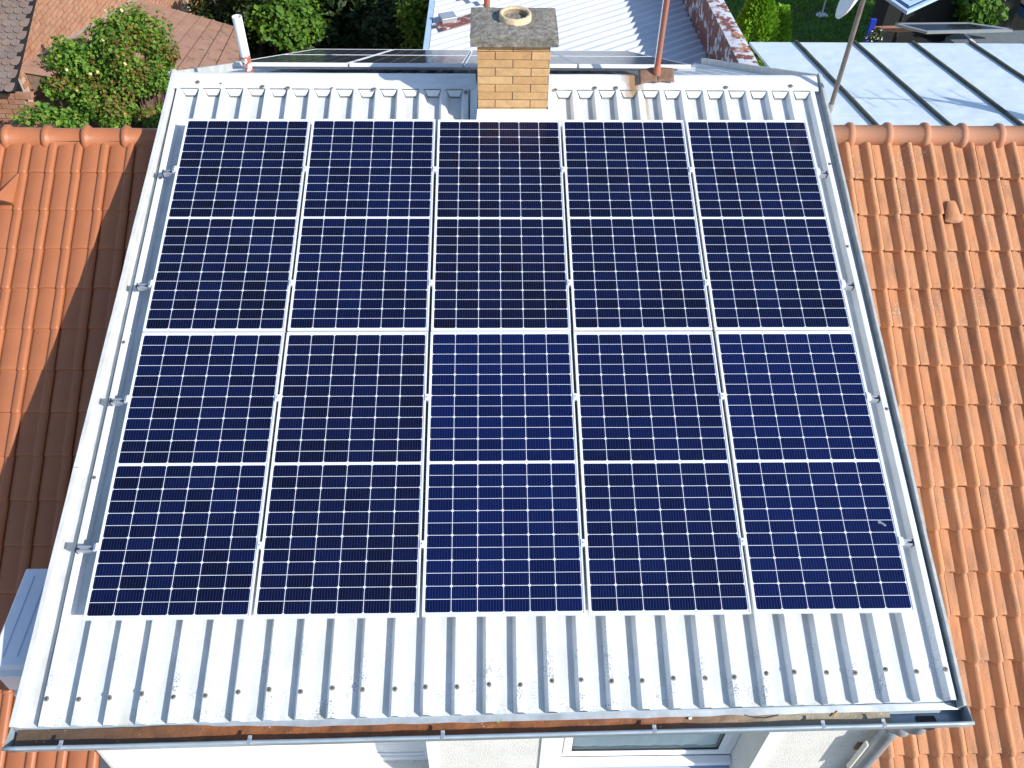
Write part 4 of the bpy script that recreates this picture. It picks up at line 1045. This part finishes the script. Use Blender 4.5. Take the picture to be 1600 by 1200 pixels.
# sheet courses: thin lapped strips running up the roof
def strip(pa, pb, wdt, tone, hgt=.012):
    a_, c_ = on_br(*pa), on_br(*pb); d = (c_ - a_).normalized(); s_ = d.cross(bn).normalized() * wdt
    b.slab([a_ - s_ + bn * hgt, c_ - s_ + bn * hgt, c_ + s_ + bn * hgt, a_ + s_ + bn * hgt], hgt - .002, tone=tone, n=bn)
VPX, VPY = 468, -152
tops = [(244, 7), (262, 12), (281, 17), (300, 22), (318, 27), (336, 32), (354, 38), (371, 43)]
for i, q in enumerate(tops):
    bot = q
    for _ in range(6):
        yb_ = 109 + (bot[0] - 75) * .183; f = (yb_ - q[1]) / (q[1] - VPY); bot = (q[0] + (q[0] - VPX) * f, yb_)
    strip((q[0] - 2, q[1] + 1), bot, 0.02, random.random(), .03)
for i, (qa, qb) in enumerate((((52, 103), (222, 3)), ((75, 108), (232, 5)))): strip(qa, qb, 0.02, .4, .025)
b.build('sheet_roof', 'cement', shed, SI)
b = MB()
e0, e1 = on_br(30, 103), on_br(75, 110)
base = [on_br(q[0] + (6 if q[0] < 200 else -4), q[1] - (0 if q[1] > 50 else -3)) for q in [(30, 102), (75, 109), (250, 141), (368, 149), (374, 48), (226, 6)]]
vs = [Vector((p.x, p.y, p.z - .12)) for p in base] + [Vector((p.x, p.y, 0)) for p in base]; k = len(base)
b.raw(vs, [(i, (i + 1) % k, (i + 1) % k + k, i + k) for i in range(k)]); b.build('wall', 'old_plaster', shed, SI)

f0, f1 = on_br(57, 86), on_br(205, 1)
fd = (f1 - f0); fd.z = 0; fd.normalize()
wnrm = Vector((fd.y, -fd.x, 0))
if wnrm.dot(CAM - f0) < 0: wnrm = -wnrm
gable = empty('brick_gable_house', (f0.x, f0.y, 0), 'old house at top left with grey scalloped tiles and orange brick gable', 'house')
GI = Matrix.Translation((-f0.x, -f0.y, 0))
def on_g(x, y, off=0.0): return on_plane(x, y, wnrm, f0 + wnrm * off)
g0, g1 = on_g(30, 104, .10), on_g(57, -12, .10)
b = MB()
wl = on_br(20, 107); L_ = 9.0
def foot_z(t): return f0.z + (f1.z - f0.z) * t / (Vector((f1.x - f0.x, f1.y - f0.y)).length)
sl_g = (g1.z - g0.z) / max(0.01, (g1 - g0).dot(fd))
t0 = (g0 - f0).dot(fd)
def top_z(t): return g0.z + sl_g * (t - t0) - 0.05
ts = [t0 + (8.0 - t0) * i / 8 for i in range(9)]
b.raw([f0 + fd * t + Vector((0, 0, top_z(t) - f0.z)) for t in ts] + [f0 + fd * t + Vector((0, 0, -f0.z)) for t in ts], [(i, i + 1, i + 10, i + 9) for i in range(8)], 1)
random.seed(13)
bh, bl = 0.085, 0.27
for c_ in range(70):
    z = f0.z - 2.0 + c_ * bh
    t = t0 + (bl / 2 if c_ % 2 else 0) - .1
    while t < 7.5:
        zc2 = z + sl_foot * 0 if False else z
        if zc2 + bh < top_z(t + bl / 2) + .0 and zc2 > foot_z(max(t, 0)) - 1.2 and t > t0:
            cpt_ = f0 + fd * (t + bl / 2) + Vector((0, 0, zc2 + bh / 2 - f0.z)) + wnrm * random.uniform(0.004, .016)
            b.obox(cpt_, fd * (bl / 2 - .008), wnrm * 0.02, Vector((0, 0, bh / 2 - .008)), 0, random.random())
        t += bl
b.build('brick_wall', ['red_brick', 'pale_mortar'], gable, GI)
b = MB()
p_a, p_b = on_br(58, 86) + bn * .02, on_br(208, -1) + bn * .02
sd_ = wnrm * .09
b.slab([p_a - sd_ * .3, p_b - sd_ * .3, p_b + sd_ + bn * .0, p_a + sd_], .03, n=bn); b.build('flashing_strip', 'pale_mortar', gable, GI)
# grey scalloped tiles: roof plane contains the verge line g0-g1 and the horizontal direction across
acr = -wnrm                                           # runs away from the gable, to the left
up_g = (g1 - g0).normalized(); n_g = acr.cross(up_g).normalized()
if n_g.z < 0: n_g = -n_g
b = MB(); random.seed(17); rwg, cwg = 0.115, 0.135
nlow = 4
for r_ in range(-nlow, 50):
    for c_ in range(0, 36):
        o_ = g0 + up_g * (r_ * rwg) + acr * (c_ * cwg + (cwg / 2 if r_ % 2 else 0)) + n_g * random.uniform(0, .008)
        pts = [(0.006, rwg * 1.5, 0.0), (cwg - .006, rwg * 1.5, 0.0), (cwg - .006, .045, .024), (cwg * .8, .012, .026), (cwg * .5, 0, .027), (cwg * .2, .012, .026), (.006, .045, .024)]
        b.slab([o_ + acr * x + up_g * y + n_g * z for x, y, z in pts], 0.014, tone=random.random(), n=n_g)
b.build('scalloped_roof', 'grey_tile', gable, GI)
b = MB()
q = g0 - up_g * (nlow * rwg) + up_g * .02
b.slab([q, q + acr * 5, q + acr * 5 + up_g * 6, q + up_g * 6], .05, n=n_g) ; 
b.build('roof_deck', 'dark_board', gable, GI)
b = MB(); fz = q.z - .25
lowy = q + up_g * .25
b.slab([Vector((lowy.x, lowy.y, lowy.z - .15)), Vector((lowy.x, lowy.y, 0)), Vector((lowy.x, lowy.y, 0)) + acr * 5, Vector((lowy.x, lowy.y, lowy.z - .15)) + acr * 5], .2, n=(-up_g.x, -up_g.y, 0)) if False else None
fw = lowy; 
for rr_ in range(36):
    for cc_ in range(18):
        zz2 = fw.z - .30 - rr_ * .085
        if zz2 < 0.1: continue
        c0 = Vector((fw.x, fw.y, zz2)) + acr * (cc_ * .27 + (.13 if rr_ % 2 else 0))
        b.obox(c0, acr * .125, Vector((-acr.y, acr.x, 0)) * .05, Vector((0, 0, .036)), 0, random.random())
b.build('front_brick_wall', ['red_brick', 'pale_mortar'], gable, GI)

# ------------------------------------------------------------------ plants
def leaf_cloud(b, c, rad, n, size, mi=0, elong=1.4, hollow=0.45, tone=(0, 1), ups=0.5):
    c = Vector(c)
    for i in range(n):
        d = Vector((random.gauss(0, 1), random.gauss(0, 1), random.gauss(0, 1))).normalized()
        r_ = (hollow + (1 - hollow) * random.random() ** 0.6)
        bumpy = 0.78 + 0.45 * noise.noise(d * 2.1 + c * 1.7)
        p = c + Vector((d.x * rad[0], d.y * rad[1], d.z * rad[2])) * r_ * bumpy
        nrm = (d * 0.7 + Vector((random.gauss(0, .6), random.gauss(0, .6), random.gauss(0, .6) + ups))).normalized()
        t1 = nrm.orthogonal().normalized(); t1 = Matrix.Rotation(random.uniform(0, 6.28), 3, nrm) @ t1; t2 = nrm.cross(t1)
        s_ = size * random.uniform(.6, 1.3); a = t1 * s_ * elong * .5; e = t2 * s_ * .5
        b.face([p - a, p - a * .2 - e + nrm * s_ * .08, p + a, p - a * .2 + e + nrm * s_ * .08], mi, random.uniform(*tone) * (0.6 + .4 * max(0, noise.noise(p * 2.5) + .5)))
def stems(b, base, tips, r0, mi=0):
    base = Vector(base)
    for t in tips:
        t = Vector(t); m1 = base.lerp(t, .4) + Vector((random.uniform(-.15, .15), random.uniform(-.15, .15), .1)); m2 = base.lerp(t, .75) + Vector((random.uniform(-.1, .1), random.uniform(-.1, .1), .05))
        b.tube([base, m1, m2, t], [r0, r0 * .7, r0 * .45, r0 * .15], 7, mi)
def plant(name, label, cat, base, clouds, mat, trunk_r, seed, group=None, leafmats=None, extra=None):
    random.seed(seed)
    t = empty(name, base, label, cat, group)
    inv = Matrix.Translation(-Vector(base))
    b = MB()
    for cl in clouds: leaf_cloud(b, **cl)
    b.build('crown', leafmats or [mat], t, inv)
    b = MB(); stems(b, base, [cl['c'] for cl in clouds], trunk_r); b.build('trunk', 'bark', t, inv)
    if extra: extra(t, inv)
    return t
def at(px_, py_, y): return at_y(px_, py_, y)
random.seed(1)
rc = [(110, 100, .50), (95, 130, .38), (140, 85, .42), (175, 60, .52), (225, 50, .52), (200, 35, .42), (245, 75, .40), (160, 120, .50), (200, 110, .42), (240, 120, .38), (130, 150, .42), (175, 155, .45), (215, 130, .30), (252, 95, .30), (100, 78, .3), (195, 172, .30), (148, 172, .34), (85, 140, .26), (182, 95, .4), (175, 182, .4), (232, 184, .24), (250, 125, .30), (258, 172, .2)]
clouds = []
for (x, y, r_) in rc:
    yy = 7.9 + (185 - y) * 0.008 + random.uniform(-.15, .15)
    clouds.append(dict(c=at(x, y, yy), rad=(r_ * .95, r_ * .7, r_ * .85), n=int(780 * (r_ / .45) ** 2), size=.050, mi=0, hollow=.3))
    if random.random() < .55: clouds.append(dict(c=at(x + random.uniform(-14, 14), y - random.uniform(4, 14), yy), rad=(r_ * .8, r_ * .6, r_ * .6), n=200, size=.045, mi=1, hollow=.6))
def roses(t, inv):
    for (x, y, m) in ((141, 60, 'flower'), (161, 62, 'flower'), (104, 109, 'flower'), (141, 115, 'flower'), (153, 113, 'flower_y'), (195, 100, 'flower_y'), (190, 16, 'flower'), (196, 179, 'flower_y'), (166, 17, 'flower'), (120, 140, 'flower_y'), (60, 183, 'flower_y')):
        p = at(x, y, 7.55 + (185 - y) * 0.008); b = MB()
        for k in range(9):
            d = Vector((random.gauss(0, 1), random.gauss(0, 1), random.gauss(0, 1))).normalized(); e = d.orthogonal().normalized() * .024; f_ = d.cross(e)
            b.face([p + d * .016 - e, p + d * .020 - f_, p + d * .016 + e, p + d * .020 + f_])
        b.build('rose_bloom', m, t, inv)
plant('rose_bush', 'big climbing rose bush with cream blooms beside the brown shed roof', 'bush', (at(170, 150, 8.0).x, 8.05, 0), clouds, None, .05, 3, leafmats=['leaf_rose', 'leaf_red'], extra=roses)
plant('shrub', 'low yellow green weed tuft just behind the left ridge tiles', 'shrub', (at(60, 182, 7.2).x, 7.2, 0), [dict(c=at(x, y, 7.2), rad=(.28, .25, .2), n=150, size=.06) for x, y in ((45, 182), (70, 176), (92, 184), (115, 186))], 'leaf_rose', .02, 5)

G = 'trees and shrubs behind the house'
plant('tree', 'dark leafy tree with sunlit tips right of the ochre post', 'tree', (at(380, 60, 13.5).x, 13.5, 0),
      [dict(c=at(x, y, 13.5 + random.uniform(-.5, .5)), rad=(.8, .7, .7), n=1100, size=.085, mi=random.choice((0, 0, 1)), hollow=.5) for x, y in ((345, 15), (395, 5), (430, 25), (385, 50), (420, 60), (450, 70), (400, -20), (440, -10), (460, 40), (352, 45))], None, .12, 7, G, leafmats=['leaf_dark', 'leaf_mid'])
plant('conifer', 'big dense dark conifer behind the rear solar panels', 'tree', (at(530, 40, 14.2).x, 14.2, 0),
      [dict(c=at(x, y, 14.2 + random.uniform(-.4, .6)), rad=(.85, .8, .8), n=900, size=.11, hollow=.55, elong=2.2, tone=(0, .6)) for x, y in ((490, 20), (530, 0), (570, 15), (500, 55), (545, 50), (585, 55), (520, 85), (565, 85), (530, -30), (590, 0), (475, 75))], 'leaf_dark', .16, 9, G)
plant('tree', 'dark half bare shrub between the conifer and the bright shrub', 'tree', (at(625, 50, 13).x, 13.0, 0),
      [dict(c=at(x, y, 13 + random.uniform(-.3, .3)), rad=(.55, .5, .55), n=330, size=.09, hollow=.4, mi=0) for x, y in ((610, 20), (630, 0), (640, 40), (615, 65), (635, 75), (600, 45))], 'leaf_dark', .07, 15, G)
plant('shrub', 'bright yellow green shrub against the left edge of the corrugated roof', 'shrub', (at(662, 40, 12.3).x - .1, 12.3, 0),
      [dict(c=at(x, y, 12.3 + random.uniform(-.2, .2)), rad=(.38, .4, .42), n=420, size=.075, hollow=.35) for x, y in ((662, 5), (660, 30), (664, 55), (650, 45), (655, 70), (668, -15), (645, 20))], 'leaf_bright', .05, 19, G)
def thuja(name, label, base, H_, rad, seed, n):
    random.seed(seed); t = empty(name, base, label, 'tree', G); b = MB(); base = Vector(base)
    for i in range(n):
        h = random.random() ** .8; a = random.uniform(0, 6.28); rr_ = rad * (1 - h ** 2.2) ** .7 * (0.82 + .3 * noise.noise((math.cos(a) * 2.5, math.sin(a) * 2.5, h * 6))) * random.uniform(.75, 1.03)
        p = Vector((rr_ * math.cos(a), rr_ * math.sin(a), h * H_)); out = Vector((math.cos(a), math.sin(a), random.uniform(.5, 1.6))).normalized()
        sd_ = out.cross(Vector((random.gauss(0, 1), random.gauss(0, 1), random.gauss(0, 1)))).normalized(); L2 = random.uniform(.07, .16)
        b.face([p - sd_ * .018, p + out * L2 * .6 - sd_ * .03, p + out * L2, p + out * L2 * .6 + sd_ * .03], 0, random.random() * (.55 + .45 * max(0, noise.noise(p * 3) + .5)))
    b.build('crown', 'leaf_thuja', t); b = MB(); b.tube([(0, 0, 0), (0, 0, H_ * .9)], [.08, .02], 8); b.build('trunk', 'bark', t)
bt = at(1180, 66, 13.2)
thuja('thuja', 'large bright green thuja beside the rusty parapet', (bt.x - .05, 13.2, 0), at(1170, -12, 13.2).z, .85, 23, 9000)
bt = at(1215, 40, 13.4)
thuja('thuja', 'smaller bright thuja at the lawn edge, right of the larger one', (bt.x + .02, 13.4, 0), at(1205, 28, 13.4).z + .2, .55, 24, 5000)
# tall trees out of the frame on the right that shade the lawn and dark yard
for i, (x, y, s_) in enumerate(((19.5, 14.5, 1), (21, 10, 1.1), (17.5, 18.5, .9))):
    plant('tree', ['tall broad tree shading the lawn from the right', 'broad tree farther right of the grey yard wall', 'tall tree behind the grey rendered wall'][i], 'tree', (x, y, 0),
          [dict(c=(x + random.uniform(-1.6, 1.6), y + random.uniform(-1.6, 1.6), 5 + random.uniform(0, 4.5)), rad=(1.5 * s_, 1.5 * s_, 1.2 * s_), n=420, size=.34) for k in range(11)], 'leaf_mid', .22, 40 + i, 'tall trees right of the yard')

# ------------------------------------------------------------------ small things in the back yard
# garden wall, ochre post
pw0, pw1 = at(248, 26, 15.5), at(303, 26, 15.5)
b = MB(); b.box((pw0.x - .6, 15.5, 0), (pw1.x, 15.7, at(275, -25, 15.5).z)); tag(b.build('garden_wall', 'rough_white'), 'rough white rendered wall behind the brown shed roof', 'wall')
b = MB(); po = at(312, 26, 15.4); b.box((po.x - .13, 15.38, 0), (po.x + .15, 15.62, at(312, -30, 15.4).z)); b.box((po.x - .16, 15.35, at(312, -30, 15.4).z), (po.x + .18, 15.65, at(312, -30, 15.4).z + .05)); tag(b.build('gate_post', 'ochre', bevel=.01), 'ochre timber gate post at the end of the white wall', 'post')
# washing line post
p = at_z(1284, 24, .03); b = MB(); b.lathe([(0, .03), (.16, .03), (.17, 0)], c=(0, 0, 0), seg=20); b.tube([(0, 0, .03), (0.0, 0, 2.1)], .022, 10); tag(b.build('line_post', 'dish_white', None, Matrix.Translation(p)), 'thin pale post on a round foot standing on the lawn', 'post')
# dark shed with low roofs, panels and the grey wall
yard = empty('dark_shed', (9.5, 14.5, 0), 'dark shed with its shade painted into black boards behind the pale blue roof', 'shed')
YI = Matrix.Translation((-9.5, -14.5, 0))
a0 = at_y(1372, 60, 14.2); a1 = at_y(1545, 20, 14.2)
b = MB(); b.box((a0.x, 14.2, 0), (a1.x + .6, 14.9, at_y(1400, -40, 14.2).z)); b.box((a0.x - .05, 14.05, at_y(1400, -40, 14.2).z), (a1.x + .65, 15.0, at_y(1400, -40, 14.2).z + .06)); b.build('wall', 'dark_board', yard, YI)
b = MB(); b.slab([at_z(x, y, 3.0) for x, y in ((1478, 58), (1500, 72), (1640, 72), (1640, 46), (1500, 50))], .08, n=(0, 0, 1)); b.build('flat_roof', 'grey_felt', yard, YI)
b = MB(); b.slab([at_z(x, y, 3.02) for x, y in ((1505, 52), (1520, 66), (1525, 66), (1510, 52))], .015, n=(0, 0, 1)); b.build('edge_trim', 'dish_white', yard, YI)
b = MB(); b.slab([at_z(x, y, 3.1) for x, y in ((1366, 41), (1400, 46), (1435, 45), (1402, 40))], .06, n=(0, 0, 1)); b.build('tile_edge', 'terracotta', yard, YI)
b = MB(); zf = 2.4; b.slab([at_z(x, y, zf) for x, y in ((1365, 52), (1370, 74), (1500, 74), (1470, 50))], .06, n=(0, 0, 1)); b.build('lower_roof', 'dark_board', yard, YI)
pn = empty('solar_panel', at_z(1490, 42, 3.3), 'flat dark solar panel lying on the grey felt roof at top right', 'solar panel')
PI_ = Matrix.Translation(-at_z(1490, 42, 3.3))
pts = [at_z(x, y, 3.3) for x, y in ((1400, 37), (1448, 49), (1582, 46), (1512, 36))]
b = MB(); b.slab(pts, .03, n=(0, 0, 1)); b.build('glass', 'dark_panel', pn, PI_)
b = MB()
for i in range(4):
    a_, c_ = pts[i], pts[(i + 1) % 4]; d = (c_ - a_).normalized(); s_ = Vector((-d.y, d.x, 0)) * .025
    b.slab([a_ - s_ + Vector((0, 0, .006)), c_ - s_ + Vector((0, 0, .006)), c_ + s_ + Vector((0, 0, .006)), a_ + s_ + Vector((0, 0, .006))], .05, n=(0, 0, 1))
b.build('panel_frame', 'alu_dull', pn, PI_)
# pale framed panel corner
zc3 = 4.3
sk = empty('framed_canopy', at_z(1430, -20, zc3), 'canopy with pale blue frame and dark glass, only its corner in view', 'canopy')
KI = Matrix.Translation(-at_z(1430, -20, zc3))
q = [at_z(x, y, zc3) for x, y in ((1418, 18), (1500, -20), (1440, -62), (1360, -22))]
cen = sum(q, Vector()) / 4
b = MB(); b.slab(q, .06, n=(0, 0, 1)); b.build('outer_frame', 'pale_frame', sk, KI)
b = MB(); b.slab([p.lerp(cen, .10) + Vector((0, 0, .012)) for p in q], .01, n=(0, 0, 1)); b.build('dark_rim', 'navy', sk, KI)
b = MB(); b.slab([p.lerp(cen, .17) + Vector((0, 0, .026)) for p in q], .012, n=(0, 0, 1)); b.build('inner_frame', 'pale_frame', sk, KI)
b = MB(); b.slab([p.lerp(cen, .36) + Vector((0, 0, .034)) for p in q], .006, n=(0, 0, 1)); b.build('glass', 'dark_panel', sk, KI)
for i in (2,):
    b = MB(); b.tube([q[i].lerp(cen, .04) + Vector((0, 0, -.06)), Vector((q[i].x, q[i].y, 0)).lerp(Vector((cen.x, cen.y, 0)), .04)], .04, 10); b.build('leg', 'dark_board', sk, KI)
# blue board
p = at_y(1357, 66, 12.6); b = MB(); b.hexa([Vector((p.x - .06, 12.6, p.z - 2.2)), Vector((p.x + .06, 12.6, p.z - 2.2)), Vector((p.x + .06, 12.66, p.z - 2.2)), Vector((p.x - .06, 12.66, p.z - 2.2)), Vector((p.x - .02, 12.75, at_y(1357, 32, 12.7).z)), Vector((p.x + .10, 12.75, at_y(1357, 32, 12.7).z)), Vector((p.x + .10, 12.81, at_y(1357, 32, 12.7).z)), Vector((p.x - .02, 12.81, at_y(1357, 32, 12.7).z))])
tag(b.build('blue_board', 'blue_plastic', bevel=.008), 'bright blue plastic board leaning beside the dark shed', 'board')
plant('shrub', 'small white flowering shrub at the foot of the blue board', 'shrub', (at(1366, 60, 12.3).x, 12.3, 0), [dict(c=at(x, y, 12.3), rad=(.16, .16, .16), n=q_, size=.035, mi=m_) for m_, q_ in ((0, 160), (1, 30)) for x, y in ((1362, 58), (1370, 52), (1366, 64))], None, .02, 51, leafmats=['leaf_dark', 'white_bit'])
plant('shrub', 'dark ivy bush at the right end of the dark shed', 'shrub', (at(1530, 25, 14.0).x, 13.9, 0), [dict(c=at(x, y, 13.9), rad=(.5, .4, .5), n=420, size=.10, tone=(0, .6)) for x, y in ((1525, 0), (1540, 20), (1520, 30), (1535, -20))], 'leaf_mid', .05, 53)
# grey rendered wall with roof corner
gw = empty('grey_rendered_house', (at_y(1580, 30, 14.8).x, 15, 0), 'grey rough rendered house corner with dark fascia at the top right', 'house')
WI = Matrix.Translation((-at_y(1580, 30, 14.8).x, -15, 0))
g_a = at_y(1545, 40, 14.9)
b = MB(); zt_ = at_y(1585, -2, 14.8).z; b.hexa([(g_a.x, 15.6, 0), (g_a.x + 4, 14.0, 0), (g_a.x + 4, 18, 0), (g_a.x, 18, 0), (g_a.x, 15.6, zt_), (g_a.x + 4, 14.0, zt_), (g_a.x + 4, 18, zt_), (g_a.x, 18, zt_)]); b.build('wall', 'grey_render', gw, WI)
b = MB(); r0 = at_y(1572, -6, 14.7); r1 = at_y(1604, 18, 14.5)
b.slab([r0, r1, r1 + Vector((2.5, -.6, 0)), r1 + Vector((2.5, 3, .4)), r0 + Vector((0, 3, .4))], .16, n=(0, -.1, 1)); b.build('fascia', 'navy', gw, WI)
b = MB(); b.slab([p + Vector((.10, 0.10, .04)) for p in [r0, r1, r1 + Vector((2.5, -.6, 0)), r1 + Vector((2.5, 3, .4)), r0 + Vector((0, 3, .4))]], .035, n=(0, -.1, 1)); b.build('roof', 'terracotta', gw, WI)
